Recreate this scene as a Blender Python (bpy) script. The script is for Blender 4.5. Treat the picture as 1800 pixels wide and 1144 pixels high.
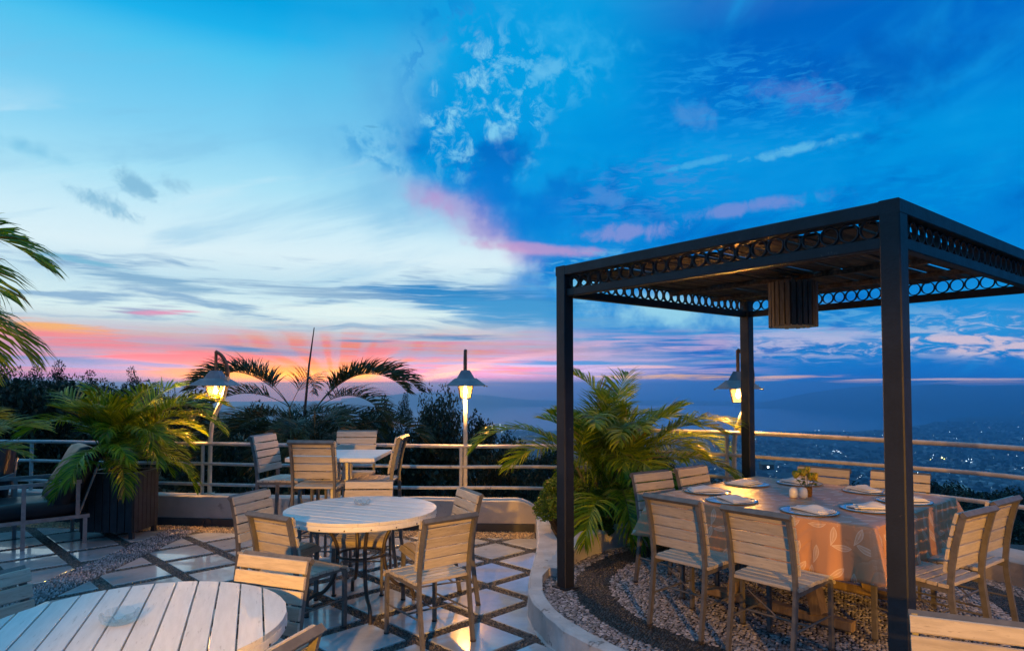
import bpy, math, random
import numpy as np
from mathutils import Vector, Matrix, Euler
for o in list(bpy.data.objects):
    bpy.data.objects.remove(o)
scene = bpy.context.scene
COL = scene.collection
R = math.radians

# ------------------------------------------------------------------ camera
cam_d = bpy.data.cameras.new('camera')
cam = bpy.data.objects.new('camera', cam_d)
COL.objects.link(cam)
cam.location = (0, 0, 1.7)
cam.rotation_euler = (R(90 + 2.2), 0, 0)
cam_d.sensor_width = 36
cam_d.lens = 36 * 1173 / 1800
cam_d.shift_y = 0.0327
cam_d.clip_start = 0.05
cam_d.clip_end = 40000
scene.camera = cam

# ------------------------------------------------------------------ render settings
scene.view_settings.view_transform = 'Standard'
scene.view_settings.look = 'None'
scene.view_settings.exposure = 0
scene.view_settings.gamma = 1
scene.view_settings.use_curve_mapping = False
scene.render.engine = 'CYCLES'
cy = scene.cycles
cy.use_denoising = True
cy.max_bounces = 10
cy.diffuse_bounces = 3
cy.glossy_bounces = 3
cy.transmission_bounces = 6
cy.transparent_max_bounces = 8
cy.volume_bounces = 8
cy.caustics_reflective = False
cy.caustics_refractive = False
cy.sample_clamp_indirect = 4

# ------------------------------------------------------------------ node helpers
def lin(c):
    c = c / 255.0
    return c / 12.92 if c <= 0.04045 else ((c + 0.055) / 1.055) ** 2.4
def rgb(r, g, b):
    return (lin(r), lin(g), lin(b), 1.0)

class NT:
    """small helper that writes node expressions"""
    def __init__(self, nt):
        self.nt = nt
    def new(self, t, **kw):
        n = self.nt.nodes.new(t)
        for k, v in kw.items():
            setattr(n, k, v)
        return n
    def put(self, sock, v):
        if isinstance(v, bpy.types.NodeSocket):
            self.nt.links.new(v, sock)
        else:
            sock.default_value = v
    def m(self, op, a, b=None, c=None, clamp=False):
        n = self.new('ShaderNodeMath', operation=op, use_clamp=clamp)
        self.put(n.inputs[0], a)
        if b is not None: self.put(n.inputs[1], b)
        if c is not None: self.put(n.inputs[2], c)
        return n.outputs[0]
    def add(self, a, b): return self.m('ADD', a, b)
    def sub(self, a, b): return self.m('SUBTRACT', a, b)
    def mul(self, a, b): return self.m('MULTIPLY', a, b)
    def mad(self, a, b, c): return self.m('MULTIPLY_ADD', a, b, c)
    def sst(self, x, lo, hi):
        n = self.new('ShaderNodeMapRange', interpolation_type='SMOOTHSTEP')
        self.put(n.inputs[0], x)
        self.put(n.inputs[1], lo); self.put(n.inputs[2], hi)
        n.inputs[3].default_value = 0; n.inputs[4].default_value = 1
        return n.outputs[0]
    def win(self, x, a, b, c, d):
        """0 below a, 1 between b and c, 0 above d"""
        return self.mul(self.sst(x, a, b), self.sub(1.0, self.sst(x, c, d)))
    def xyz(self, x, y, z=0.0):
        n = self.new('ShaderNodeCombineXYZ')
        self.put(n.inputs[0], x); self.put(n.inputs[1], y); self.put(n.inputs[2], z)
        return n.outputs[0]
    def noise(self, vec, scale=1.0, detail=4, rough=0.5, dist=0.0, dim='3D'):
        n = self.new('ShaderNodeTexNoise', noise_dimensions=dim)
        self.put(n.inputs['Vector'], vec)
        n.inputs['Scale'].default_value = scale
        n.inputs['Detail'].default_value = detail
        n.inputs['Roughness'].default_value = rough
        n.inputs['Distortion'].default_value = dist
        return n.outputs['Fac']
    def ramp(self, x, stops, interp='LINEAR'):
        n = self.new('ShaderNodeValToRGB')
        cr = n.color_ramp
        cr.interpolation = interp
        stops = sorted(stops, key=lambda s: s[0])
        cr.elements[0].position = stops[0][0]; cr.elements[0].color = stops[0][1]
        cr.elements[1].position = stops[-1][0]; cr.elements[1].color = stops[-1][1]
        for p, c in stops[1:-1]:
            e = cr.elements.new(p); e.color = c
        self.put(n.inputs[0], x)
        return n.outputs[0]
    def mix(self, f, a, b, blend='MIX'):
        n = self.new('ShaderNodeMix', data_type='RGBA', blend_type=blend)
        self.put(n.inputs[0], f); self.put(n.inputs[6], a); self.put(n.inputs[7], b)
        return n.outputs[2]
# ------------------------------------------------------------------ sky (world): dusk sky after sunset, described by azimuth and elevation
world = bpy.data.worlds.new('World')
world.use_nodes = True
world.cycles.sampling_method = 'MANUAL'
world.cycles.sample_map_resolution = 512
wt = world.node_tree
wt.nodes.clear()
N = NT(wt)
def sk(px, py):
    a = math.atan2(px - 900, 1173)
    return math.degrees(a), math.degrees(math.atan((676 - py) / 1173 * math.cos(a)))
tc = N.new('ShaderNodeTexCoord')
sep = N.new('ShaderNodeSeparateXYZ')
wt.links.new(tc.outputs['Generated'], sep.inputs[0])
AZ = N.mul(N.m('ARCTAN2', sep.outputs[0], sep.outputs[1]), 57.29578)
EL = N.mul(N.m('ARCSINE', sep.outputs[2]), 57.29578)
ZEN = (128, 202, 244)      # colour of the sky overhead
def elramp(x_px, stops):
    s = []
    for y, c in stops:
        e = sk(x_px, y)[1]
        s.append(((e + 6) / 96.0, rgb(*c)))
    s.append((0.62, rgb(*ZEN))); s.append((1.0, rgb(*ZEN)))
    return N.ramp(N.mul(N.add(EL, 6.0), 1 / 96.0), s)
# slow wobble shared by all layers
P3 = tc.outputs['Generated']
w1 = N.noise(P3, 5.0, 4, 0.55)
w2 = N.noise(P3, 16.0, 5, 0.6)
SX = N.mul(AZ, 0.05)
SY = N.mul(EL, 0.5)
streak_vec = N.xyz(SX, N.mad(N.sub(w1, 0.5), 0.9, N.mad(SX, 0.25, SY)), 3.1)
STR = N.noise(streak_vec, 1.6, 6, 0.6, 0.0)
STF = N.noise(N.xyz(N.mul(AZ, 0.11), N.mul(EL, 2.0), 7.7), 1.5, 5, 0.6, 0.5)
ELW = N.add(EL, N.mul(N.sub(STR, 0.5), 2.4))

L = elramp(520, [(0, (2, 162, 226)), (60, (30, 178, 236)), (110, (80, 195, 240)), (170, (106, 200, 241)),
                 (250, (132, 209, 243)), (330, (170, 226, 247)), (400, (206, 238, 250)), (450, (222, 243, 250)), (500, (196, 228, 241)),
                 (548, (226, 247, 246)), (580, (200, 218, 226)), (605, (190, 185, 208)), (640, (168, 160, 200)), (672, (150, 138, 190)), (700, (112, 122, 180)), (760, (60, 110, 170))])
Rr = elramp(1500, [(0, (0, 100, 194)), (100, (0, 108, 203)), (180, (0, 128, 214)), (240, (0, 146, 222)), (300, (0, 140, 219)), (400, (0, 130, 214)),
                   (480, (2, 130, 213)), (540, (24, 140, 216)), (580, (50, 145, 214)), (625, (24, 126, 206)), (660, (12, 112, 200)), (690, (10, 104, 194)), (760, (5, 80, 150))])
# boundary of the dark cloud bank
bl = []
for x, y in ((690, -60), (735, 0), (735, 70), (700, 140), (680, 200), (660, 250), (735, 310), (800, 370), (850, 410), (940, 440), (940, 470), (900, 510), (900, 550), (990, 590), (1120, 630), (1150, 660), (1080, 690), (1000, 720)):
    a, e = sk(x, y)
    v = (a + 45) / 90.0
    bl.append(((e + 6) / 48.0, (v, v, v, 1)))
AZB = N.mad(N.ramp(N.mul(N.add(EL, 6.0), 1 / 48.0), bl), 90.0, -45.0)
warp = N.add(N.mul(N.sub(w1, 0.5), 12.0), N.mul(N.sub(w2, 0.5), 7.0))
DB = N.sub(N.add(AZ, warp), AZB)
soft = N.add(N.mad(N.sst(EL, 18.0, 26.0), 4.5, 1.9), N.mul(N.sub(1.0, N.sst(EL, 6.0, 11.0)), 4.0))
M = N.sst(N.m('DIVIDE', DB, soft), -1.0, 1.0)
# texture inside the bank
wf0 = N.noise(P3, 12.0, 6, 0.62, 0.3)
t1 = N.noise(N.xyz(N.mul(AZ, 0.075), N.mad(AZ, -0.022, N.mul(EL, 0.15)), 1.3), 1.3, 6, 0.55, 0.6)
dark = N.mix(N.mul(N.sst(t1, 0.46, 0.80), 0.62), Rr, rgb(22, 160, 232))
dark = N.mix(N.mul(N.sub(1.0, N.sst(t1, 0.30, 0.47)), 0.8), dark, rgb(0, 100, 194))
# brighter left part of the bank near the top
dark = N.mix(N.mul(N.mul(N.win(AZ, -16, -4, 4, 20), N.sst(EL, 15, 25)), 0.85), dark, rgb(0, 164, 230))
col = N.mix(M, L, dark)

ci = N.noise(N.xyz(N.mad(AZ, 0.045, N.mul(EL, -0.03)), N.mad(EL, 0.20, N.mul(AZ, -0.05)), 9.4), 1.5, 6, 0.62, 0.35)
col = N.mix(N.mul(N.mul(N.sst(ci, 0.48, 0.72), N.win(EL, 5.0, 9.0, 19.0, 27.0)), N.mul(N.sub(1.0, M), 0.42)), col, rgb(122, 190, 228))
col = N.mix(N.mul(N.mul(N.sub(1.0, N.sst(ci, 0.28, 0.46)), N.win(EL, 8.0, 11.0, 17.0, 21.5)), N.mul(N.sub(1.0, M), 0.36)), col, rgb(226, 244, 252))
veil = N.mul(N.win(DB, -13.0, -2.0, 0.0, 3.0), N.win(EL, 11.0, 15.0, 26.0, 30.0))
col = N.mix(N.mul(veil, N.mad(wf0, 0.6, 0.15)), col, rgb(96, 176, 226))
# two stacks of layers: 'u' for the upper sky, 'l' for the sky near the horizon; each is only worked out where it is seen
STK = {'u': col, 'l': col}
def lay(which, f, c):
    for k in which:
        STK[k] = N.mix(f, STK[k], c)
def groups(py, px, ry):
    e = sk(px, py)[1]
    return ('u' if e + 2.6 * ry > 10.0 else '') + ('l' if e - 2.6 * ry < 10.0 else '')
def blob(px, py, rx, ry, tilt=0.0, pw=1.0):
    """soft elliptical patch around the direction of one photo point; radii in degrees"""
    a, e = sk(px, py)
    c, s = math.cos(R(tilt)), math.sin(R(tilt))
    dx, dy = N.sub(AZ, a), N.sub(EL, e)
    u = N.mul(N.mad(dx, c, N.mul(dy, s)), 1 / rx)
    v = N.mul(N.mad(dy, c, N.mul(dx, -s)), 1 / ry)
    d = N.mad(u, u, N.mul(v, v))
    return N.m('EXPONENT', N.mul(d, -pw))
pgt = bpy.data.node_groups.new('sky_patch', 'ShaderNodeTree')
for nm in ('AZ', 'EL', 'Noise', 'A', 'E', 'C1', 'S1', 'C2', 'S2', 'Lo', 'Hi', 'F'):
    pgt.interface.new_socket(nm, in_out='INPUT', socket_type='NodeSocketFloat')
pgt.interface.new_socket('Fac', in_out='OUTPUT', socket_type='NodeSocketFloat')
G_ = NT(pgt)
gi = G_.new('NodeGroupInput').outputs
gdx, gdy = G_.sub(gi['AZ'], gi['A']), G_.sub(gi['EL'], gi['E'])
gu = G_.mad(gdx, gi['C1'], G_.mul(gdy, gi['S1'])); gvv = G_.sub(G_.mul(gdy, gi['C2']), G_.mul(gdx, gi['S2']))
gb = G_.m('EXPONENT', G_.mul(G_.mad(gu, gu, G_.mul(gvv, gvv)), -1.0))
gk = G_.sst(G_.mad(G_.sub(gi['Noise'], 0.5), 2.4, gb), gi['Lo'], gi['Hi'])
G_.put(G_.new('NodeGroupOutput').inputs[0], G_.mul(G_.mul(gk, gi['F']), G_.sst(gb, 0.02, 0.5)))
def puff(px, py, rx, ry, c, f, tilt=0.0, lo=0.25, hi=0.6, nz=None):
    """a cloud: patch broken up by noise"""
    a, e = sk(px, py); co, si = math.cos(R(tilt)), math.sin(R(tilt))
    n = N.new('ShaderNodeGroup'); n.node_tree = pgt
    for nm, v in (('AZ', AZ), ('EL', EL), ('Noise', w2 if nz is None else nz), ('A', a), ('E', e), ('C1', co / rx), ('S1', si / rx), ('C2', co / ry), ('S2', si / ry), ('Lo', lo), ('Hi', hi + 0.3), ('F', f)):
        N.put(n.inputs[nm], v)
    lay(groups(py, px, ry + rx * abs(si) * 0.5), n.outputs[0], rgb(*c))
def lace(px, py, rx, ry, c, f, tilt=0.0, lo=0.45, hi=0.62):
    k = N.mul(N.sst(wf, lo, hi), N.sst(blob(px, py, rx, ry, tilt), 0.1, 0.7))
    lay(groups(py, px, ry), N.mul(k, f), rgb(*c))
wf = N.noise(P3, 34.0, 5, 0.65, 0.4)
# wisps and holes along the edge of the bank
lace(800, 150, 4.5, 7.0, (0, 138, 216), 0.9, 0, 0.50, 0.60)
lace(840, 190, 5.5, 6.0, (128, 206, 241), 0.9, -30, 0.47, 0.66)
lace(700, 260, 5.0, 2.0, (60, 160, 222), 0.8, -10, 0.46, 0.66)
lace(960, 110, 5.0, 3.0, (70, 178, 234), 0.75, -10, 0.48, 0.66)
puff(965, 105, 1.6, 0.9, (100, 190, 236), 0.7, 0, 0.3, 0.7, wf)
puff(1000, 50, 6.5, 2.2, (50, 172, 232), 0.6, -15, 0.3, 0.9, wf)
puff(890, 270, 4.0, 2.6, (0, 104, 196), 0.85, 0, 0.3, 0.8)
puff(1020, 330, 7.0, 2.0, (0, 104, 198), 0.7, 10, 0.3, 0.9)
puff(1560, 120, 9.0, 3.0, (0, 84, 180), 0.6, -8, 0.3, 0.9)
puff(860, 330, 4.5, 2.4, (0, 122, 212), 0.9, 0, 0.3, 0.8)
puff(930, 370, 5.5, 2.6, (0, 124, 214), 0.9, 0, 0.25, 0.8)
# pink fringe on the lower edge
fr = N.mul(N.m('EXPONENT', N.mul(N.mul(DB, DB), -0.22)), N.win(EL, 9.5, 11.5, 15.5, 18.0))
lay('ul', N.mul(fr, 0.55), rgb(190, 150, 208))
puff(960, 437, 6.5, 0.55, (205, 158, 205), 0.65, -4, 0.2, 0.7)
puff(780, 355, 2.2, 1.6, (190, 150, 208), 0.7, -30, 0.3, 0.8)
# clouds in the bank
puff(1390, 262, 4.3, 0.42, (92, 184, 232), 0.9, 6, 0.25, 0.7, wf)
puff(1230, 283, 4.5, 0.30, (70, 172, 230), 0.8, 7, 0.25, 0.7, wf)
puff(1420, 160, 4.0, 1.3, (92, 132, 208), 0.6, -14, 0.3, 0.9, wf)
puff(1220, 195, 2.4, 1.2, (80, 150, 218), 0.6, -20, 0.3, 0.8, wf)
puff(1320, 362, 5.5, 0.62, (112, 142, 214), 0.85, 3, 0.25, 0.75, wf)
puff(1110, 405, 4.6, 0.9, (128, 146, 214), 0.85, 2, 0.3, 0.8, wf)
puff(1070, 345, 2.4, 0.8, (80, 146, 218), 0.6, -8, 0.4, 0.8, wf)
puff(1690, 250, 5.0, 1.4, (0, 150, 224), 0.5, 0, 0.3, 0.9)
# light clouds seen through and below the pergola
puff(1150, 545, 7.5, 1.7, (160, 220, 238), 0.85, -5, 0.25, 0.85)
puff(1020, 505, 5.0, 1.2, (120, 200, 236), 0.8, 0, 0.25, 0.85)
puff(1050, 565, 5.5, 0.6, (110, 175, 220), 0.7, 0, 0.3, 0.8, STF)
puff(1420, 590, 6.0, 0.8, (178, 186, 224), 0.85, -2, 0.3, 0.75, STF)
wl = N.noise(N.xyz(N.mul(AZ, 0.35), N.mul(EL, 1.3), 4.4), 1.5, 6, 0.65, 0.6)
def wisp(px, py, rx, ry, c, f, tilt=0.0, lo=0.46, hi=0.62):
    lay(groups(py, px, ry), N.mul(N.mul(N.sst(wl, lo, hi), N.sst(blob(px, py, rx, ry, tilt), 0.05, 0.6)), f), rgb(*c))
wisp(1690, 588, 6.5, 1.5, (176, 190, 224), 0.95, -4)
wisp(1725, 606, 4.6, 0.7, (214, 196, 214), 0.95, -5, 0.42, 0.58)
wisp(1470, 560, 7.0, 1.3, (90, 170, 222), 0.7, -3)
wisp(1420, 610, 6.0, 1.0, (186, 190, 224), 0.8, -3)
wisp(1080, 470, 6.5, 1.4, (96, 180, 228), 0.8, 4)
wisp(1330, 180, 9.0, 3.5, (30, 150, 226), 0.6, -12)
wisp(1600, 330, 9.0, 2.6, (0, 150, 224), 0.6, 8)
wisp(1130, 330, 6.0, 2.2, (70, 140, 216), 0.6, 8)
puff(1400, 625, 5.0, 0.22, (150, 170, 216), 0.8, -3, 0.35, 0.7, STF)
# dark and grey streaks over the bright west
def streak(px, py, rx, ry, c, f, tilt=0.0, lo=0.3, hi=0.8):
    puff(px, py, rx, ry, c, f, tilt, lo, hi, STF)
s1 = N.mul(N.sst(STR, 0.50, 0.66), N.win(EL, 3.0, 5.5, 9.0, 11.0))
lay('ul', N.mul(N.mul(s1, 0.80), N.sub(1.0, N.sst(AZ, 2.0, 12.0))), rgb(122, 166, 206))
streak(810, 524, 10.0, 1.1, (44, 136, 200), 1.0, -3, 0.1, 0.6)
streak(880, 545, 7.0, 1.2, (70, 156, 212), 0.9, -3, 0.1, 0.6)
streak(650, 560, 8.0, 0.8, (226, 244, 244), 0.7, 0)
streak(600, 545, 8.0, 0.7, (234, 249, 246), 0.8, 0)
streak(560, 512, 10.0, 0.7, (140, 176, 208), 0.8, -3)
streak(250, 490, 7.5, 0.55, (120, 168, 205), 0.8, -7)
streak(160, 462, 4.0, 0.3, (120, 186, 216), 0.8, -8)
streak(260, 545, 3.5, 0.5, (140, 152, 196), 0.8, 3)
puff(170, 350, 2.8, 0.9, (120, 180, 214), 0.75, -18, 0.3, 0.8, wf)
puff(235, 325, 2.2, 0.9, (124, 182, 215), 0.8, -32, 0.3, 0.8, wf)
puff(305, 322, 1.5, 0.7, (138, 190, 220), 0.7, -20, 0.3, 0.8, wf)
puff(20, 250, 3.0, 0.8, (90, 180, 222), 0.6, -10, 0.3, 0.9)
puff(650, 217, 0.8, 0.12, (90, 170, 215), 0.8, 0, 0.2, 0.6)
# ------------ the sunset: rays from the sun's place below the horizon
sa, se = sk(590, 712)
th = N.m('ARCTAN2', N.sub(ELW, se), N.sub(AZ, sa))
rd = N.m('SQRT', N.mad(N.sub(AZ, sa), N.sub(AZ, sa), N.mul(N.sub(EL, se), N.sub(EL, se))))
ray = N.noise(N.xyz(N.mul(th, 3.4), N.mul(rd, 0.02), 2.2), 1.0, 2, 0.5)
ray = N.sst(ray, 0.36, 0.62)
lowpink = N.mul(N.mul(N.sst(AZ, -57.0, -44.0), N.sst(EL, -2.4, -0.8)), N.mul(N.sub(1.0, N.sst(ELW, 2.4, 5.6)), N.sub(1.0, N.sst(AZ, -3.0, 10.0))))
PST = N.noise(N.xyz(N.mul(AZ, 0.05), N.mad(AZ, 0.035, N.mul(EL, 1.7)), 5.2), 1.4, 6, 0.62, 0.35)
PS2 = N.noise(N.xyz(N.mul(AZ, 0.07), N.mul(EL, 1.3), 15.2), 1.7, 4, 0.6, 0.3)
pk = N.mul(lowpink, N.m('MINIMUM', N.mul(N.mad(ray, 0.55, 0.45), N.sst(PST, 0.34, 0.58)), 0.97))
lay('l', pk, N.mix(N.sst(PS2, 0.42, 0.62), rgb(246, 112, 140), rgb(255, 140, 84)))
lil = N.mul(N.mul(N.win(AZ, -8, 2, 14, 24), N.win(EL, 0.2, 1.0, 3.6, 5.0)), N.sst(STF, 0.38, 0.62))
lay('l', N.mul(lil, 0.85), rgb(206, 178, 214))
# long thin pink rays to the right of the sun
puff(790, 650, 6.2, 0.34, (252, 170, 172), 0.9, 11, 0.2, 0.6, STF)
puff(780, 660, 4.6, 0.24, (255, 190, 160), 0.85, 12, 0.2, 0.6, STF)
puff(930, 625, 5.5, 0.25, (236, 178, 196), 0.8, 8, 0.25, 0.7, STF)
puff(660, 632, 2.6, 0.75, (253, 160, 168), 0.9, 28, 0.2, 0.7, STF)
# pink, far left
puff(60, 578, 6.0, 0.75, (255, 160, 140), 0.95, -4, 0.2, 0.7, STF)
puff(80, 572, 3.5, 0.40, (255, 186, 96), 0.8, -3, 0.25, 0.7, STF)
puff(270, 620, 7.0, 0.7, (253, 152, 158), 0.85, -4, 0.2, 0.7, STF)
puff(290, 548, 2.6, 0.24, (240, 150, 184), 0.8, 4, 0.2, 0.7, STF)
# orange core
core = N.mul(blob(480, 664, 7.4, 1.6), N.mad(ray, 0.5, 0.55))
lay('l', N.m('MINIMUM', N.mul(core, 1.3), 1.0), rgb(255, 150, 62))
puff(440, 658, 5.6, 0.60, (255, 168, 40), 1.0, 2, 0.2, 0.7, STF)
puff(480, 668, 4.6, 0.50, (255, 178, 8), 1.0, 0, 0.2, 0.6, STF)
puff(632, 656, 2.3, 0.75, (255, 172, 22), 1.0, 8, 0.2, 0.7, STF)
puff(330, 652, 4.0, 0.5, (255, 150, 90), 0.8, 0, 0.3, 0.8, STF)
wedge = N.mul(N.sst(ray, 0.25, 0.8), N.mul(N.win(AZ, -34.0, -24.0, -9.0, -5.0), N.win(EL, 0.0, 0.8, 1.8, 4.6)))
lay('l', N.mul(N.mul(wedge, 0.75), N.sst(PST, 0.30, 0.62)), rgb(255, 128, 96))
puff(330, 628, 7.5, 0.7, (252, 124, 130), 0.9, -2, 0.2, 0.7, STF)
puff(150, 600, 6.5, 0.5, (250, 140, 150), 0.85, -4, 0.2, 0.7, STF)
puff(655, 628, 2.4, 1.2, (255, 134, 140), 0.9, 24, 0.2, 0.7, STF)
hot = N.mul(N.m('MINIMUM', N.mul(blob(470, 660, 6.4, 1.0), 1.3), 1.0), N.mad(PST, 0.9, 0.35))
lay('l', N.m('MINIMUM', hot, 1.0), rgb(255, 150, 14))
hot2 = N.mul(blob(632, 656, 2.4, 0.9, 10), N.mad(PST, 0.9, 0.35))
lay('l', N.m('MINIMUM', hot2, 1.0), rgb(255, 160, 24))
# grey blue bars across the glow
streak(100, 632, 6.5, 0.33, (126, 142, 188), 0.9, -2)
streak(270, 640, 5.0, 0.25, (150, 146, 190), 0.8, -4)
streak(470, 618, 5.0, 0.30, (120, 150, 196), 0.9, -3)
streak(420, 612, 3.0, 0.22, (96, 140, 192), 0.8, -3)
streak(800, 592, 7.0, 0.36, (78, 142, 196), 0.92, 0)
streak(640, 600, 2.6, 0.16, (104, 150, 196), 0.85, 0)
streak(1000, 637, 7.0, 0.25, (60, 136, 196), 0.9, 0)
streak(1150, 640, 6.0, 0.28, (70, 140, 200), 0.85, -1)
streak(1180, 586, 3.0, 0.2, (60, 140, 205), 0.8, 0)
streak(1260, 630, 4.0, 0.3, (60, 136, 200), 0.85, 3)
# last bright lines above the horizon
puff(760, 677, 9.0, 0.10, (255, 214, 188), 0.9, 0, 0.2, 0.6, STF)
puff(1190, 662, 6.5, 0.34, (255, 190, 120), 0.95, 0, 0.25, 0.6, STF)
puff(1370, 664, 4.4, 0.22, (255, 200, 170), 0.95, 1, 0.25, 0.6, STF)
puff(1140, 645, 4.0, 0.2, (240, 190, 196), 0.8, 0, 0.3, 0.7, STF)
puff(1640, 667, 7.0, 0.10, (255, 214, 206), 0.95, 0, 0.2, 0.5, STF)
puff(1720, 673, 4.5, 0.13, (255, 196, 170), 0.95, 0, 0.2, 0.5, STF)
puff(1520, 672, 3.0, 0.12, (250, 200, 190), 0.9, 0, 0.25, 0.6, STF)
# lavender air close to the horizon in the west
gs = N.m('EXPONENT', N.mul(N.m('POWER', N.m('ABSOLUTE', N.mul(N.add(AZ, 17.0), 1 / 8.5)), 2.0), -1.0))
hz = N.mul(N.mul(N.sub(1.0, N.sst(EL, -0.6, 0.9)), N.sst(EL, -2.4, -0.8)), N.mul(N.sst(AZ, -57.0, -44.0), N.sub(1.0, N.sst(AZ, -5.0, 14.0))))
lay('l', N.mul(N.mul(hz, 0.8), N.sub(1.0, N.mul(gs, 0.9))), rgb(150, 138, 190))
lay('l', N.mul(N.mul(gs, 0.85), N.win(EL, -2.4, -1.2, 0.2, 1.0)), rgb(255, 128, 40))
# away from the sunset (behind the camera) the sky turns to plain deep blue
# below the horizon and away from the sunset (behind the camera) the sky turns to plain deep blue
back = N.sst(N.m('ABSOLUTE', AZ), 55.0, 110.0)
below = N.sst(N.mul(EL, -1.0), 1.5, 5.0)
glow = N.mul(N.mul(N.win(EL, -1.0, 0.1, 1.2, 3.0), N.sub(1.0, N.sst(N.m('ABSOLUTE', N.sub(AZ, -14.0)), 10.0, 34.0))), 0.85)
gv = N.new('ShaderNodeVectorMath', operation='SCALE')
N.put(gv.inputs[0], STK['l']); N.put(gv.inputs[3], N.add(N.add(1.0, glow), N.mul(N.mul(gs, 2.4), N.win(EL, -2.4, -1.2, 0.3, 1.5))))
low = N.mix(below, gv.outputs[0], rgb(44, 84, 130))
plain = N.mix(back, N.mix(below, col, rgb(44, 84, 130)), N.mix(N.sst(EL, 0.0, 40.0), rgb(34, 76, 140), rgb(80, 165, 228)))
def bgnode(c):
    b_ = N.new('ShaderNodeBackground'); N.put(b_.inputs[0], c); b_.inputs[1].default_value = 1.0
    return b_.outputs[0]
def pick(f, a, b_):
    m_ = N.new('ShaderNodeMixShader'); N.put(m_.inputs[0], f)
    wt.links.new(a, m_.inputs[1]); wt.links.new(b_, m_.inputs[2])
    return m_.outputs[0]
near_view = N.mul(N.m('LESS_THAN', N.m('ABSOLUTE', AZ), 56.0), N.mul(N.m('GREATER_THAN', EL, -2.6), N.m('LESS_THAN', EL, 36.0)))
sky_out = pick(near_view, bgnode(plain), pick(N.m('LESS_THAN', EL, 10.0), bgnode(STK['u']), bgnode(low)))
wo = N.new('ShaderNodeOutputWorld')
wt.links.new(sky_out, wo.inputs[0])
scene.world = world
# ------------------------------------------------------------------ warm lights: the terrace lamps of the building behind the viewer, plus an added fill spot
def lamp_light(name, loc, power, color, size):
    d = bpy.data.lights.new(name, 'POINT')
    d.energy = power; d.color = color; d.shadow_soft_size = size
    o = bpy.data.objects.new(name, d); o.location = loc
    COL.objects.link(o)
    return o
WARM = (1.0, 0.45, 0.035)
def spot(name, loc, aim, power, size, blend):
    d = bpy.data.lights.new(name, 'SPOT')
    d.energy = power; d.color = WARM; d.shadow_soft_size = 0.07; d.spot_size = R(size); d.spot_blend = blend
    o = bpy.data.objects.new(name, d); o.location = loc
    o.rotation_euler = (Vector(aim) - Vector(loc)).to_track_quat('-Z', 'Y').to_euler()
    COL.objects.link(o)
    return o
spot('building_lamp', (-0.80, -2.0, 2.05), (-1.05, 4.0, 0.6), 2500, 22, 0.75)
spot('building_lamp.001', (1.18, -2.7, 2.0), (1.85, 5.2, 0.44), 1500, 31, 0.75)
spot('building_lamp.002', (-3.2, -1.5, 2.3), (-4.4, 6.9, 2.1), 1500, 15, 0.8)
spot('added_warm_fill', (3.7, -2.4, 2.2), (2.9, 5.0, 0.5), 1000, 30, 0.8)  # unseen fill spot, added to warm the shaded cloth and the table's right side

# ------------------------------------------------------------------ materials
def new_mat(name):
    m = bpy.data.materials.new(name); m.use_nodes = True
    t = NT(m.node_tree)
    b = m.node_tree.nodes['Principled BSDF']
    return m, t, b
def surf(name, c1, c2=None, rough=0.5, r2=None, scale=8.0, detail=5, bump=0.0, bscale=60.0, metal=0.0, spec=0.5, stretch=None, island=0.0, coat=0.0, contrast=(0.35, 0.65), wear=None):
    """two-tone procedural surface with roughness variation, fine relief and optional per-piece variation"""
    m, t, b = new_mat(name)
    tcn = t.new('ShaderNodeTexCoord')
    vec = tcn.outputs['Object']
    if stretch:
        mp = t.new('ShaderNodeMapping'); t.nt.links.new(vec, mp.inputs[0]); mp.inputs['Scale'].default_value = stretch
        vec = mp.outputs[0]
    oi = t.new('ShaderNodeObjectInfo')
    off = t.new('ShaderNodeVectorMath', operation='ADD')
    t.nt.links.new(vec, off.inputs[0])
    t.nt.links.new(t.xyz(t.mul(oi.outputs['Random'], 37.0), t.mul(oi.outputs['Random'], 91.0), 0.0), off.inputs[1])
    vec = off.outputs[0]
    n = t.noise(vec, scale, detail, 0.6)
    f = t.sst(n, *contrast)
    col = t.mix(f, (*c1, 1), (*(c2 or c1), 1))
    if wear:
        wn = t.noise(vec, wear[1], 6, 0.7)
        col = t.mix(t.mul(t.sst(wn, wear[2], wear[2] + 0.08), wear[3]), col, (*wear[0], 1))
    if island:
        ge = t.new('ShaderNodeNewGeometry')
        rnd = t.m('FRACT', t.add(ge.outputs['Random Per Island'], oi.outputs['Random']))
        hs = t.new('ShaderNodeHueSaturation')
        t.put(hs.inputs['Value'], t.mad(rnd, 2 * island, 1.0 - island))
        t.put(hs.inputs['Hue'], t.mad(rnd, 0.03 * island, 0.5 - 0.015 * island))
        t.put(hs.inputs['Color'], col)
        col = hs.outputs[0]
    t.put(b.inputs['Base Color'], col)
    t.put(b.inputs['Roughness'], t.mad(n, (r2 - rough) if r2 is not None else 0.12, rough))
    b.inputs['Metallic'].default_value = metal
    b.inputs['Specular IOR Level'].default_value = spec
    b.inputs['Coat Weight'].default_value = coat
    if bump:
        bp = t.new('ShaderNodeBump'); bp.inputs['Strength'].default_value = bump; bp.inputs['Distance'].default_value = 0.01
        t.put(bp.inputs['Height'], t.noise(vec, bscale, 4, 0.6))
        t.nt.links.new(bp.outputs[0], b.inputs['Normal'])
    return m
def emit(name, c, s):
    m, t, b = new_mat(name)
    b.inputs['Base Color'].default_value = (*c, 1)
    b.inputs['Emission Color'].default_value = (*c, 1)
    b.inputs['Emission Strength'].default_value = s
    return m

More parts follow.
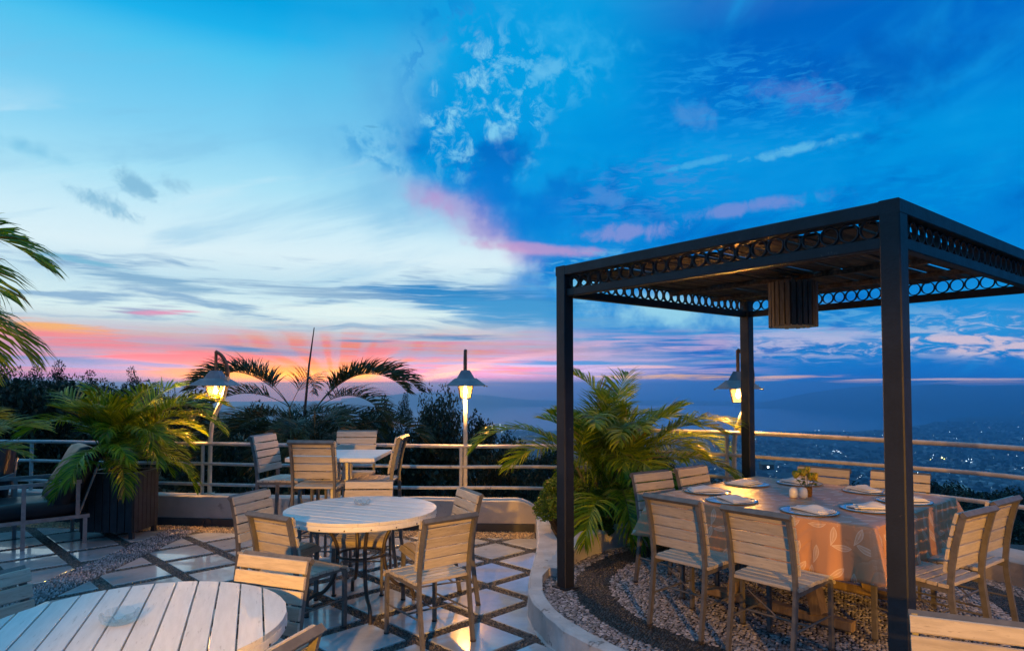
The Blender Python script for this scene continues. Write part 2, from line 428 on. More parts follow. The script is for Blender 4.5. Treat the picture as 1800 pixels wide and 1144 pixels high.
MAT = {}
MAT['chair_slat'] = surf('painted_slat', (0.52, 0.455, 0.37), (0.42, 0.365, 0.295), 0.42, 0.6, 9, 6, 0.25, 110, island=0.13, stretch=(1, 8, 8), wear=((0.17, 0.14, 0.12), 15, 0.60, 0.75))
MAT['chair_frame'] = surf('taupe_metal', (0.155, 0.145, 0.138), (0.115, 0.108, 0.103), 0.38, 0.5, 20, 4, 0.05, 200, metal=0.2, wear=((0.35, 0.3, 0.26), 60, 0.68, 0.6))
MAT['chair_frame_dark'] = surf('dark_metal', (0.06, 0.055, 0.055), (0.045, 0.04, 0.04), 0.35, 0.5, 20, 4, metal=0.3)
MAT['table_slat'] = surf('white_table_slat', (0.74, 0.72, 0.69), (0.67, 0.65, 0.62), 0.26, 0.44, 7, 6, 0.2, 110, island=0.07, stretch=(1, 7, 7), wear=((0.34, 0.31, 0.28), 9, 0.60, 0.65))
MAT['table_leg'] = surf('table_tube', (0.09, 0.075, 0.065), (0.06, 0.05, 0.045), 0.32, 0.5, 14, 4, metal=0.4)
MAT['bolt'] = surf('bolt_steel', (0.08, 0.07, 0.06), None, 0.4, metal=0.8)
MAT['perg'] = surf('pergola_paint', (0.020, 0.022, 0.028), (0.014, 0.015, 0.018), 0.42, 0.6, 7, 6, 0.2, 60, wear=((0.24, 0.19, 0.15), 9, 0.66, 0.6))
MAT['ring'] = surf('ring_iron', (0.022, 0.022, 0.028), (0.03, 0.025, 0.024), 0.5, 0.65, 20, 4)
MAT['roof_slat'] = surf('weathered_roof_slat', (0.13, 0.085, 0.055), (0.05, 0.035, 0.026), 0.6, 0.8, 5, 6, 0.4, 50, stretch=(1, 9, 9), island=0.25)
MAT['shade'] = surf('bamboo_strip', (0.13, 0.12, 0.11), (0.08, 0.073, 0.066), 0.5, 0.7, 10, 5, 0.2, 60, stretch=(8, 8, 1), island=0.25)
MAT['diffuser'] = surf('lamp_diffuser', (0.55, 0.45, 0.28), (0.48, 0.38, 0.22), 0.6)
MAT['tile'] = surf('stone_tile', (0.52, 0.535, 0.54), (0.40, 0.41, 0.415), 0.10, 0.28, 3.4, 8, 0.05, 30, island=0.16, spec=0.9, coat=0.7, wear=((0.34, 0.31, 0.28), 7, 0.62, 0.65))
MAT['mortar'] = surf('dark_mortar', (0.06, 0.055, 0.05), (0.035, 0.03, 0.03), 0.8, 0.9, 30, 5, 0.6, 120)
MAT['band_pebble'] = surf('dark_pebble', (0.11, 0.095, 0.085), (0.06, 0.055, 0.05), 0.38, 0.55, 30, 3, island=0.75)
MAT['gold_pebble'] = surf('ochre_pebble', (0.34, 0.25, 0.15), (0.24, 0.17, 0.10), 0.5, 0.65, 30, 3, island=0.5)
MAT['grey_pebble'] = surf('pale_pebble', (0.31, 0.29, 0.30), (0.19, 0.175, 0.185), 0.36, 0.55, 30, 3, island=0.62)
MAT['black_pebble'] = surf('black_pebble', (0.035, 0.035, 0.038), (0.02, 0.02, 0.022), 0.3, 0.5, 30, 3, island=0.8)
MAT['plaster'] = surf('white_plaster', (0.52, 0.46, 0.41), (0.40, 0.35, 0.31), 0.7, 0.85, 2.6, 8, 0.45, 30, wear=((0.20, 0.17, 0.15), 5, 0.61, 0.6))
MAT['plaster_white'] = surf('white_kerb_paint', (0.62, 0.60, 0.58), (0.46, 0.445, 0.43), 0.6, 0.8, 4, 7, 0.6, 40, wear=((0.14, 0.13, 0.12), 9, 0.60, 0.8))
MAT['skirting'] = surf('dark_skirting', (0.030, 0.032, 0.038), (0.05, 0.05, 0.055), 0.4, 0.6, 6, 5, 0.1, 60)
MAT['rail'] = surf('rail_paint', (0.50, 0.47, 0.45), (0.38, 0.355, 0.34), 0.42, 0.6, 12, 6, 0.15, 90, wear=((0.10, 0.075, 0.06), 13, 0.61, 0.85))
MAT['lamp_pole'] = surf('cream_pole', (0.60, 0.53, 0.42), (0.52, 0.45, 0.35), 0.4, 0.55, 12, 5, 0.08, 80)
MAT['lamp_hook'] = surf('brown_hook', (0.12, 0.08, 0.06), (0.09, 0.06, 0.045), 0.4, 0.55, 12, 5, metal=0.3)
MAT['lamp_hood'] = surf('hood_metal', (0.20, 0.21, 0.24), (0.15, 0.16, 0.19), 0.35, 0.55, 9, 5, 0.1, 60, metal=0.35)
m, t, b = new_mat('lit_bulb')
em_ = t.new('ShaderNodeEmission'); em_.inputs[0].default_value = (1.0, 0.66, 0.26, 1); em_.inputs[1].default_value = 60
tb = t.new('ShaderNodeBsdfTransparent'); ad_ = t.new('ShaderNodeAddShader')
t.nt.links.new(em_.outputs[0], ad_.inputs[0]); t.nt.links.new(tb.outputs[0], ad_.inputs[1])
t.nt.links.new(ad_.outputs[0], m.node_tree.nodes['Material Output'].inputs[0])
MAT['bulb'] = m
MAT['cane'] = surf('planter_slat', (0.030, 0.031, 0.036), (0.020, 0.020, 0.024), 0.45, 0.6, 8, 5, 0.15, 70, island=0.15)
MAT['soil'] = surf('soil', (0.045, 0.035, 0.022), (0.10, 0.075, 0.04), 0.9, 0.95, 18, 6, 0.8, 60)
MAT['leather'] = surf('black_leather', (0.016, 0.018, 0.024), (0.010, 0.012, 0.016), 0.30, 0.42, 3, 5, 0.25, 14, spec=0.22)
MAT['arm_tube'] = surf('armchair_tube', (0.34, 0.33, 0.33), (0.26, 0.25, 0.25), 0.35, 0.5, 14, 4, metal=0.4)
MAT['napkin'] = surf('white_napkin', (0.74, 0.71, 0.69), (0.66, 0.63, 0.61), 0.8, 0.9, 10, 4, 0.15, 200)
MAT['steel'] = surf('cutlery_steel', (0.55, 0.55, 0.56), None, 0.18, metal=1.0)
MAT['ceramic'] = surf('white_ceramic', (0.74, 0.71, 0.66), (0.66, 0.62, 0.57), 0.2, 0.35, 14, 3)
MAT['trestle'] = surf('trestle_wood', (0.30, 0.22, 0.13), (0.20, 0.14, 0.085), 0.5, 0.65, 6, 5, 0.2, 60, stretch=(6, 6, 1))

def glass(name, c, rough=0.02, tr=1.0):
    m, t, b = new_mat(name)
    b.inputs['Base Color'].default_value = (*c, 1)
    b.inputs['Roughness'].default_value = rough
    b.inputs['Transmission Weight'].default_value = tr
    b.inputs['IOR'].default_value = 1.48
    return m
MAT['glass'] = glass('clear_glass', (0.97, 0.985, 0.985))
_m = MAT['glass']; _t = NT(_m.node_tree)
tb = _t.new('ShaderNodeBsdfTransparent'); tb.inputs[0].default_value = (0.95, 0.97, 0.97, 1)
mx = _t.new('ShaderNodeMixShader'); mx.inputs[0].default_value = 0.74
_t.nt.links.new(_m.node_tree.nodes['Principled BSDF'].outputs[0], mx.inputs[1]); _t.nt.links.new(tb.outputs[0], mx.inputs[2])
_t.nt.links.new(mx.outputs[0], _m.node_tree.nodes['Material Output'].inputs[0])
MAT['amber'] = glass('amber_glass', (0.75, 0.33, 0.03), 0.12, 0.75)
m, t, b = new_mat('lantern_pane')
tb = t.new('ShaderNodeBsdfTransparent'); tb.inputs[0].default_value = (1.0, 0.93, 0.78, 1)
tl = t.new('ShaderNodeBsdfTranslucent'); tl.inputs[0].default_value = (0.95, 0.85, 0.6, 1)
b.inputs['Roughness'].default_value = 0.1; b.inputs['Base Color'].default_value = (0.1, 0.09, 0.07, 1)
m1 = t.new('ShaderNodeMixShader'); m1.inputs[0].default_value = 0.004
t.nt.links.new(tb.outputs[0], m1.inputs[1]); t.nt.links.new(tl.outputs[0], m1.inputs[2])
m2 = t.new('ShaderNodeMixShader'); m2.inputs[0].default_value = 0.03
t.nt.links.new(m1.outputs[0], m2.inputs[1]); t.nt.links.new(b.outputs[0], m2.inputs[2])
t.nt.links.new(m2.outputs[0], m.node_tree.nodes['Material Output'].inputs[0])
MAT['pane'] = m
m, t, b = new_mat('glass_plate')
b.inputs['Base Color'].default_value = (0.60, 0.67, 0.67, 1); b.inputs['Roughness'].default_value = 0.06
b.inputs['Transmission Weight'].default_value = 0.35; b.inputs['Coat Weight'].default_value = 0.6
MAT['plate'] = m
m, t, b = new_mat('plate_edge')
b.inputs['Base Color'].default_value = (0.02, 0.09, 0.08, 1); b.inputs['Roughness'].default_value = 0.08
MAT['plate_edge'] = m

def leaf_mat(name, c1, c2, rough=0.4, trans=0.25, island=0.35, scale=1.2):
    m, t, b = new_mat(name)
    tcn = t.new('ShaderNodeTexCoord')
    ge = t.new('ShaderNodeNewGeometry'); oi = t.new('ShaderNodeObjectInfo')
    n = t.noise(tcn.outputs['Object'], scale, 3, 0.6)
    rnd = t.m('FRACT', t.add(ge.outputs['Random Per Island'], oi.outputs['Random']))
    f = t.m('MINIMUM', t.m('MAXIMUM', t.add(t.sub(n, 0.25), t.mul(t.sub(rnd, 0.5), 0.7)), 0.0), 1.0)
    col = t.mix(f, (*c1, 1), (*c2, 1))
    dry = t.sst(t.m('FRACT', t.mul(rnd, 17.31)), 0.90, 0.94)
    col = t.mix(t.mul(dry, 0.0 if 'petal' in name else 0.75), col, (0.17, 0.10, 0.035, 1))
    hs = t.new('ShaderNodeHueSaturation'); t.put(hs.inputs['Color'], col)
    t.put(hs.inputs['Value'], t.mad(rnd, 2 * island, 1 - island))
    t.put(b.inputs['Base Color'], hs.outputs[0])
    b.inputs['Roughness'].default_value = rough; b.inputs['Specular IOR Level'].default_value = 0.3
    tr = t.new('ShaderNodeBsdfTranslucent'); t.put(tr.inputs[0], hs.outputs[0])
    mx = t.new('ShaderNodeMixShader'); mx.inputs[0].default_value = trans
    t.nt.links.new(b.outputs[0], mx.inputs[1]); t.nt.links.new(tr.outputs[0], mx.inputs[2])
    t.nt.links.new(mx.outputs[0], m.node_tree.nodes['Material Output'].inputs[0])
    return m
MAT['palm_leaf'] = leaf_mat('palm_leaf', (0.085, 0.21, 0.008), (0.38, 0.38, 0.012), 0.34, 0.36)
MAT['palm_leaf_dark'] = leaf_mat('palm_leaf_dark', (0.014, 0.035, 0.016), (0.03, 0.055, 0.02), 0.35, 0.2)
MAT['palm_leaf_light'] = leaf_mat('palm_leaf_light', (0.20, 0.27, 0.03), (0.32, 0.34, 0.05), 0.4, 0.35)
MAT['palm_stem'] = surf('palm_stem', (0.10, 0.11, 0.03), (0.14, 0.10, 0.04), 0.5, 0.6, 9, 4)
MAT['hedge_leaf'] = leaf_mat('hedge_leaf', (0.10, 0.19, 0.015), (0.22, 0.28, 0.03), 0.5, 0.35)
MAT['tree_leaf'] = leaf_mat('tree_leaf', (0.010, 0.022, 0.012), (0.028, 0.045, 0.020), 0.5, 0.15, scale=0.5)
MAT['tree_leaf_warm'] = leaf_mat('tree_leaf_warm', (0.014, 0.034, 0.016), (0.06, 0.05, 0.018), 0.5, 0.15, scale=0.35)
MAT['bark'] = surf('bark', (0.05, 0.04, 0.03), (0.03, 0.024, 0.02), 0.85, 0.95, 8, 5, 0.5, 20)
MAT['petal'] = leaf_mat('yellow_petal', (0.62, 0.42, 0.02), (0.70, 0.52, 0.06), 0.5, 0.3, 0.15)
MAT['grass'] = leaf_mat('ground_cover_leaf', (0.010, 0.022, 0.010), (0.024, 0.040, 0.016), 0.6, 0.1)

# tablecloth: tan satin with a scattered woven leaf print (flat print)
m, t, b = new_mat('leaf_print_cloth')
uvn = t.new('ShaderNodeTexCoord')
vo = t.new('ShaderNodeTexVoronoi', voronoi_dimensions='2D', feature='F1')
vo.inputs['Scale'].default_value = 8.2; vo.inputs['Randomness'].default_value = 0.75
t.nt.links.new(uvn.outputs['UV'], vo.inputs['Vector'])
dv = t.new('ShaderNodeVectorMath', operation='SUBTRACT')
t.nt.links.new(uvn.outputs['UV'], dv.inputs[0]); t.nt.links.new(vo.outputs['Position'], dv.inputs[1])
sc_ = t.new('ShaderNodeSeparateColor'); t.nt.links.new(vo.outputs['Color'], sc_.inputs[0])
vr = t.new('ShaderNodeVectorRotate', rotation_type='Z_AXIS')
t.nt.links.new(dv.outputs[0], vr.inputs['Vector']); t.put(vr.inputs['Angle'], t.mad(sc_.outputs[0], 2.2, -0.2))
sx = t.new('ShaderNodeSeparateXYZ'); t.nt.links.new(vr.outputs[0], sx.inputs[0])
u_ = t.mul(sx.outputs[0], 1 / 0.058)
v_ = t.mad(t.mul(u_, u_), -0.006, sx.outputs[1])
half = t.mul(t.mul(t.sub(1.0, t.mul(u_, u_)), t.mad(u_, 0.35, 0.9)), 0.0205)
edge_d = t.sub(half, t.m('ABSOLUTE', v_))
inside = t.sst(edge_d, 0.0, 0.0012)
outline = t.mul(inside, t.sub(1.0, t.sst(edge_d, 0.0030, 0.0042)))
vein = t.mul(inside, t.sub(1.0, t.sst(t.m('ABSOLUTE', v_), 0.0006, 0.0014)))
inner = t.mul(inside, t.mul(t.sst(t.m('PINGPONG', edge_d, 0.0055), 0.0038, 0.0048), 0.7))
stalk = t.mul(t.win(sx.outputs[0], -0.082, -0.080, -0.057, -0.054), t.sub(1.0, t.sst(t.m('ABSOLUTE', sx.outputs[1]), 0.0008, 0.0016)))
pr = t.m('MAXIMUM', t.m('MAXIMUM', t.m('MAXIMUM', outline, vein), inner), t.mul(inside, 0.32))
wv = t.noise(uvn.outputs['UV'], 5.0, 4, 0.6)
base = t.mix(wv, (0.52, 0.26, 0.135, 1), (0.58, 0.31, 0.175, 1))
t.put(b.inputs['Base Color'], t.mix(t.mul(pr, 0.85), base, (0.78, 0.62, 0.48, 1)))
b.inputs['Coat Weight'].default_value = 0.06; b.inputs['Coat Roughness'].default_value = 0.34
b.inputs['Roughness'].default_value = 0.42
b.inputs['Specular IOR Level'].default_value = 0.15
cb = t.new('ShaderNodeBump'); cb.inputs['Strength'].default_value = 0.35; cb.inputs['Distance'].default_value = 0.02
crease = t.m('ABSOLUTE', t.sub(t.noise(uvn.outputs['Object'], 3.2, 3, 0.5, 0.8), 0.5))
t.put(cb.inputs['Height'], t.add(t.mul(t.sst(crease, 0.0, 0.05), 0.35), t.mul(t.noise(uvn.outputs['Object'], 260, 2, 0.5), 0.05)))
t.nt.links.new(cb.outputs[0], b.inputs['Normal'])
MAT['cloth'] = m

# ------------------------------------------------------------------ mesh helpers
class MB:
    """collects shapes and links them as ONE mesh object"""
    def __init__(self):
        self.v = []; self.f = []; self.uv = None
    def raw(self, vs, fs):
        o = len(self.v)
        self.v.extend([tuple(p) for p in vs]); self.f.extend([tuple(i + o for i in f) for f in fs])
        return self
    def box(self, cx, cy_, cz, sx_, sy_, sz_, rz=0.0, ch=0.0, rx=0.0):
        """box with chamfered edges along its longest axis"""
        hx, hy, hz = sx_ / 2, sy_ / 2, sz_ / 2
        Mx = Matrix.Translation((cx, cy_, cz)) @ Matrix.Rotation(rz, 4, 'Z') @ Matrix.Rotation(rx, 4, 'X')
        if ch <= 0:
            vs = [(x, y, z) for z in (-hz, hz) for x, y in ((-hx, -hy), (hx, -hy), (hx, hy), (-hx, hy))]
            fs = [(3, 2, 1, 0), (4, 5, 6, 7), (0, 1, 5, 4), (1, 2, 6, 5), (2, 3, 7, 6), (3, 0, 4, 7)]
        else:
            big = max((sx_, 0), (sy_, 1), (sz_, 2))[1]
            a, c = [(hy, hz), (hz, hx), (hx, hy)][big]
            l = (hx, hy, hz)[big]
            sec = [(a, c - ch), (a - ch, c), (-a + ch, c), (-a, c - ch), (-a, -c + ch), (-a + ch, -c), (a - ch, -c), (a, -c + ch)]
            vs = []
            for e in (-1, 1):
                for p, q in sec:
                    vs.append([(e * l, p, q), (q, e * l, p), (p, q, e * l)][big])
            fs = [tuple(range(7, -1, -1)), tuple(range(8, 16))] + [(i, (i + 1) % 8, 8 + (i + 1) % 8, 8 + i) for i in range(8)]
        return self.raw([Mx @ Vector(p) for p in vs], fs)
    def beam(self, p0, p1, w, h, up=(0, 0, 1)):
        """rectangular bar from p0 to p1"""
        p0, p1 = Vector(p0), Vector(p1)
        d = (p1 - p0).normalized(); s = d.cross(Vector(up)).normalized(); n = s.cross(d)
        vs = []
        for p in (p0, p1):
            for a, c in ((-1, -1), (1, -1), (1, 1), (-1, 1)):
                vs.append(p + s * (a * w / 2) + n * (c * h / 2))
        return self.raw(vs, [(0, 1, 2, 3), (7, 6, 5, 4), (0, 4, 5, 1), (1, 5, 6, 2), (2, 6, 7, 3), (3, 7, 4, 0)])
    def tube(self, pts, r, n=8, cap=True, sec=None):
        """round (or given) section swept along points; r number or list"""
        pts = [Vector(p) for p in pts]; o = len(self.v); k = len(pts)
        rs = r if isinstance(r, (list, tuple)) else [r] * k
        ref = None
        for i, p in enumerate(pts):
            d = (pts[min(i + 1, k - 1)] - pts[max(i - 1, 0)]).normalized()
            if ref is None:
                ref = d.orthogonal().normalized()
                if abs(d.x) < 0.95 and sec: ref = Vector((1, 0, 0))
            ref = (ref - d * ref.dot(d)).normalized()
            bi = d.cross(ref)
            if sec:
                for a, c in sec: self.v.append(tuple(p + ref * a + bi * c))
            else:
                for j in range(n):
                    t_ = 2 * math.pi * j / n
                    self.v.append(tuple(p + ref * (math.cos(t_) * rs[i]) + bi * (math.sin(t_) * rs[i])))
        n = len(sec) if sec else n
        for i in range(k - 1):
            for j in range(n):
                a = o + i * n + j; b_ = o + i * n + (j + 1) % n
                self.f.append((a, b_, b_ + n, a + n))
        if cap:
            self.f.append(tuple(o + j for j in range(n - 1, -1, -1)))
            self.f.append(tuple(o + (k - 1) * n + j for j in range(n)))
        return self
    def lathe(self, prof, n=24, c=(0, 0, 0), cap0=True, cap1=True, a0=0.0):
        o = len(self.v)
        for r, z in prof:
            for j in range(n):
                a = a0 + 2 * math.pi * j / n
                self.v.append((c[0] + r * math.cos(a), c[1] + r * math.sin(a), c[2] + z))
        k = len(prof)
        for i in range(k - 1):
            for j in range(n):
                a = o + i * n + j; b_ = o + i * n + (j + 1) % n
                self.f.append((a, b_, b_ + n, a + n))
        if cap0: self.f.append(tuple(o + j for j in range(n - 1, -1, -1)))
        if cap1: self.f.append(tuple(o + (k - 1) * n + j for j in range(n)))
        return self
    def prism(self, poly, z0, z1):
        o = len(self.v); n = len(poly)
        self.v.extend([(x, y, z0) for x, y in poly] + [(x, y, z1) for x, y in poly])
        self.f.append(tuple(o + i for i in range(n - 1, -1, -1))); self.f.append(tuple(o + n + i for i in range(n)))
        for i in range(n):
            j = (i + 1) % n
            self.f.append((o + i, o + j, o + n + j, o + n + i))
        return self
    def mesh(self, name):
        me = bpy.data.meshes.new(name)
        me.from_pydata(self.v, [], self.f)
        me.update()
        return me
    def build(self, name, mat, parent=None, smooth=0, kind=None, loc=None, rot=None):
        me = self.mesh(name)
        return link(name, me, mat, parent, smooth, kind, loc, rot)
def link(name, me, mat, parent=None, smooth=0, kind=None, loc=None, rot=None):
    if mat is not None and len(me.materials) == 0:
        me.materials.append(MAT[mat] if isinstance(mat, str) else mat)
    o = bpy.data.objects.new(name, me)
    COL.objects.link(o)
    if smooth: shade(me, smooth)
    if parent is not None: o.parent = parent
    if kind: o['kind'] = kind
    if loc is not None: o.location = loc
    if rot is not None: o.rotation_euler = rot
    return o
def shade(me, ang=40):
    n = len(me.polygons)
    me.polygons.foreach_set('use_smooth', np.ones(n, dtype=bool))
    if ang < 179:
        me.set_sharp_from_angle(angle=R(ang))
def np_mesh(name, verts, faces, k):
    """verts (n,3), faces (m,k) arrays -> mesh"""
    me = bpy.data.meshes.new(name)
    me.vertices.add(len(verts)); me.vertices.foreach_set('co', np.ascontiguousarray(verts, dtype=np.float32).ravel())
    m_ = len(faces)
    me.loops.add(m_ * k); me.loops.foreach_set('vertex_index', np.ascontiguousarray(faces, dtype=np.int32).ravel())
    me.polygons.add(m_)
    me.polygons.foreach_set('loop_start', np.arange(0, m_ * k, k, dtype=np.int32))
    me.update(calc_edges=True)
    return me
def tag(o, label=None, cat=None, group=None, kind=None):
    if label: o['label'] = label
    if cat: o['category'] = cat
    if group: o['group'] = group
    if kind: o['kind'] = kind
    return o
def thing(name, label, cat, loc=(0, 0, 0), rz=0.0, group=None):
    o = bpy.data.objects.new(name, None)
    COL.objects.link(o)
    o.empty_display_size = 0.1
    o.location = loc; o.rotation_euler = (0, 0, rz)
    return tag(o, label, cat, group)
KIDS = {}
def kids(o):
    return KIDS.setdefault(o.name, list(o.children))
def dup(root, loc, rz, label, group=None, scale=None):
    """copy of a thing with copies of its parts and sub-parts"""
    r = root.copy(); COL.objects.link(r)
    r.location = loc; r.rotation_euler = (0, 0, rz)
    if scale: r.scale = scale
    r['label'] = label
    if group: r['group'] = group
    for ch in kids(root):
        c = ch.copy(); COL.objects.link(c); c.parent = r
        if 'slat' in c.name:
            c.rotation_euler[2] += rnd.gauss(0, 0.004); c.rotation_euler[0] += rnd.gauss(0, 0.012)
            c.location[2] += rnd.gauss(0, 0.0008)
        for g in kids(ch):
            d = g.copy(); COL.objects.link(d); d.parent = c
    return r
def face(fx, fy):
    """rotation that turns local +Y towards (fx, fy)"""
    return math.atan2(-fx, fy)
def bez(p0, p1, p2, p3, n):
    out = []
    for i in range(n + 1):
        t_ = i / n; s_ = 1 - t_
        out.append(tuple(s_**3 * a + 3 * s_ * s_ * t_ * b_ + 3 * s_ * t_ * t_ * c + t_**3 * d for a, b_, c, d in zip(p0, p1, p2, p3)))
    return out
rng = np.random.default_rng(7)
rnd = random.Random(11)
# ================================================================== TERRACE
CX, CYY, ZP = 2.10, 5.06, 0.15             # round dining platform
_wx = [-9, -5.95, -4.13, -3.2, -2.0, -0.31, 0.27, 1.2, 2.6]
_wy = [8.86, 8.39, 8.13, 7.98, 7.87, 7.79, 7.75, 7.73, 7.72]
_wp = np.polyfit(_wx, _wy, 3)
def wallY(x): return float(np.polyval(_wp, x))
def wallS(x): return float(np.polyval(np.polyder(_wp), x))

fl = MB().raw([(-11, -7, 0), (6, -7, 0), (6, 7.0, 0), (2.8, 7.95, 0), (0, 7.9, 0), (-2.0, 8.0, 0), (-5, 8.4, 0), (-11, 9.3, 0)], [(0, 1, 2, 3, 4, 5, 6, 7)]).build('terrace_floor', 'mortar', kind='structure')

# -- stone tiles laid as diamonds, each one an object
HB = 0.074
def clip(poly, a, b, c):
    """keep a*x+b*y+c >= 0"""
    out = []
    for i in range(len(poly)):
        p, q = poly[i], poly[(i + 1) % len(poly)]
        dp, dq = a * p[0] + b * p[1] + c, a * q[0] + b * q[1] + c
        if dp >= 0: out.append(p)
        if dp * dq < 0:
            k = dp / (dp - dq); out.append((p[0] + k * (q[0] - p[0]), p[1] + k * (q[1] - p[1])))
    return out
def area(p): return abs(sum(p[i][0] * p[(i + 1) % len(p)][1] - p[(i + 1) % len(p)][0] * p[i][1] for i in range(len(p)))) / 2
S0, SP, T0, TP = 4.67, 0.805, -5.13, 0.77
XL, XR = -4.02, -3.64
tile_polys = []
for i in range(-14, 7):
    for j in range(-11, 9):
        s0, s1 = S0 + SP * i + HB, S0 + SP * (i + 1) - HB
        t0, t1 = T0 + TP * j + HB, T0 + TP * (j + 1) - HB
        quad = [((s + t_) / 2, (s - t_) / 2) for s, t_ in ((s0, t0), (s1, t0), (s1, t1), (s0, t1))]
        cx, cy_ = sum(p[0] for p in quad) / 4, sum(p[1] for p in quad) / 4
        if cy_ < 1.2 or cx < -8.2 or cx > 3.2 or cy_ > wallY(cx) or math.hypot(cx - CX, cy_ - CYY) < 1.7 or (cx > 0.35 and cy_ > 5.2): continue
        if abs(cx) > 1.0 * cy_ + 1.2: continue
        sl = wallS(cx); y0 = wallY(cx) - 0.34
        quad = clip(quad, sl, -1.0, y0 - sl * cx)
        for part in (clip(quad, -1, 0, XL), clip(quad, 1, 0, -XR)):
            if len(part) > 2 and area(part) > 0.006: tile_polys.append(part)
for poly in tile_polys:
    cx, cy_ = sum(p[0] for p in poly) / len(poly), sum(p[1] for p in poly) / len(poly)
    loc_ = [(p[0] - cx, p[1] - cy_) for p in poly]
    if sum(loc_[k][0] * loc_[(k + 1) % len(loc_)][1] - loc_[(k + 1) % len(loc_)][0] * loc_[k][1] for k in range(len(loc_))) < 0: loc_.reverse()
    ins = [(x * (1 - 0.006 / max(0.05, math.hypot(x, y))), y * (1 - 0.006 / max(0.05, math.hypot(x, y)))) for x, y in loc_]
    b_ = MB(); n = len(loc_)
    b_.v = [(x, y, 0) for x, y in loc_] + [(x, y, 0.010) for x, y in loc_] + [(x, y, 0.013) for x, y in ins]
    b_.f = [tuple(range(2 * n, 3 * n))] + [(k, (k + 1) % n, n + (k + 1) % n, n + k) for k in range(n)] + [(n + k, n + (k + 1) % n, 2 * n + (k + 1) % n, 2 * n + k) for k in range(n)]
    b_.build('tile', 'tile', fl, loc=(cx, cy_, rnd.uniform(-0.0015, 0.001)), rot=(rnd.gauss(0, 0.0022), rnd.gauss(0, 0.0022), 0))

# -- pebbles: small stones as real relief
def pebbles(name, pts, size, mat, z0, height=0.4, aspect=(0.6, 0.95), n=5, parent=None, ang=None):
    pts = np.asarray(pts); k = len(pts)
    sz = size * rng.uniform(0.75, 1.2, k); asp = rng.uniform(*aspect, k)
    a = rng.uniform(0, 2 * math.pi, k) if ang is None else ang
    th = np.arange(n) * 2 * math.pi / n
    jit = rng.uniform(0.85, 1.12, (k, n))
    ca, sa_ = np.cos(a)[:, None], np.sin(a)[:, None]
    def ring(f):
        x = np.cos(th)[None] * jit * sz[:, None] * f / 2; y = np.sin(th)[None] * jit * sz[:, None] * f * asp[:, None] / 2
        return pts[:, 0, None] + x * ca - y * sa_, pts[:, 1, None] + x * sa_ + y * ca
    h = sz * height * rng.uniform(0.7, 1.25, k)
    V = np.zeros((k, 2 * n + 1, 3))
    x, y = ring(1.0); V[:, :n, 0] = x; V[:, :n, 1] = y; V[:, :n, 2] = z0
    x, y = ring(0.72); V[:, n:2 * n, 0] = x; V[:, n:2 * n, 1] = y; V[:, n:2 * n, 2] = z0 + (h * 0.72)[:, None]
    V[:, 2 * n, 0] = pts[:, 0]; V[:, 2 * n, 1] = pts[:, 1]; V[:, 2 * n, 2] = z0 + h
    F = []
    for j in range(n):
        q = (j + 1) % n
        F += [(j, q, n + q), (j, n + q, n + j), (n + j, n + q, 2 * n)]
    F = np.array(F)[None] + (np.arange(k) * (2 * n + 1))[:, None, None]
    me = np_mesh(name, V.reshape(-1, 3), F.reshape(-1, 3), 3)
    return link(name, me, mat, parent, 180, 'stuff')
def jgrid(x0, x1, y0, y1, sp):
    nx, ny = int((x1 - x0) / sp), int((y1 - y0) / sp)
    gx, gy = np.meshgrid(np.arange(nx), np.arange(ny))
    gx = gx + 0.5 * (gy % 2) + rng.uniform(-0.3, 0.3, gx.shape); gy = gy * 1.0 + rng.uniform(-0.3, 0.3, gy.shape)
    return np.stack([x0 + gx.ravel() * sp, y0 + gy.ravel() * sp], 1)
def outside_tiles(P, m=0.004):
    s, t_ = P[:, 0] + P[:, 1], P[:, 0] - P[:, 1]
    ds = np.abs((s - S0 + SP / 2) % SP - SP / 2); dt = np.abs((t_ - T0 + TP / 2) % TP - TP / 2)
    return (ds < HB - m) | (dt < HB - m)
def wy(P): return np.polyval(_wp, P[:, 0])
def in_plat(P, r): return np.hypot(P[:, 0] - CX, P[:, 1] - CYY) < r
def vis(P): return np.abs(P[:, 0]) < 0.88 * P[:, 1] + 0.7
P_ = jgrid(-7.6, 1.6, 2.2, 8.6, 0.0165)
wide = (P_[:, 0] > XL) & (P_[:, 0] < XR)
strip = P_[:, 1] > wy(P_) - 0.33
ok = vis(P_) & ~in_plat(P_, 1.96) & ~((P_[:, 0] > 0.2) & (P_[:, 1] > 5.0)) & ~wide & ~strip & outside_tiles(P_)
pebbles('band_pebbles', P_[ok], 0.019, 'band_pebble', 0.001, 0.42, parent=fl)
P_ = jgrid(-7.5, 0.3, 7.0, 8.9, 0.024)
ok = vis(P_) & (P_[:, 1] > wy(P_) - 0.33) & (P_[:, 1] < wy(P_) + 0.03) & ~((P_[:, 0] > XL) & (P_[:, 0] < XR) & (P_[:, 1] < wy(P_) - 0.2)) & (P_[:, 0] < 0.255)
pebbles('gravel_strip', P_[ok], 0.030, 'gold_pebble', 0.001, 0.55, (0.7, 1.0), parent=fl)
P_ = jgrid(XL, XR, 3.9, 8.1, 0.024)
ok = vis(P_) & (P_[:, 1] < wy(P_) - 0.2)
P_ = P_[ok]
arc = np.arctan2((P_[:, 1] % 0.45) - 0.1, P_[:, 0] - XL + 0.05) + 1.57
pebbles('arc_band_pebbles', P_, 0.032, 'grey_pebble', 0.002, 0.45, (0.4, 0.6), parent=fl, ang=arc)

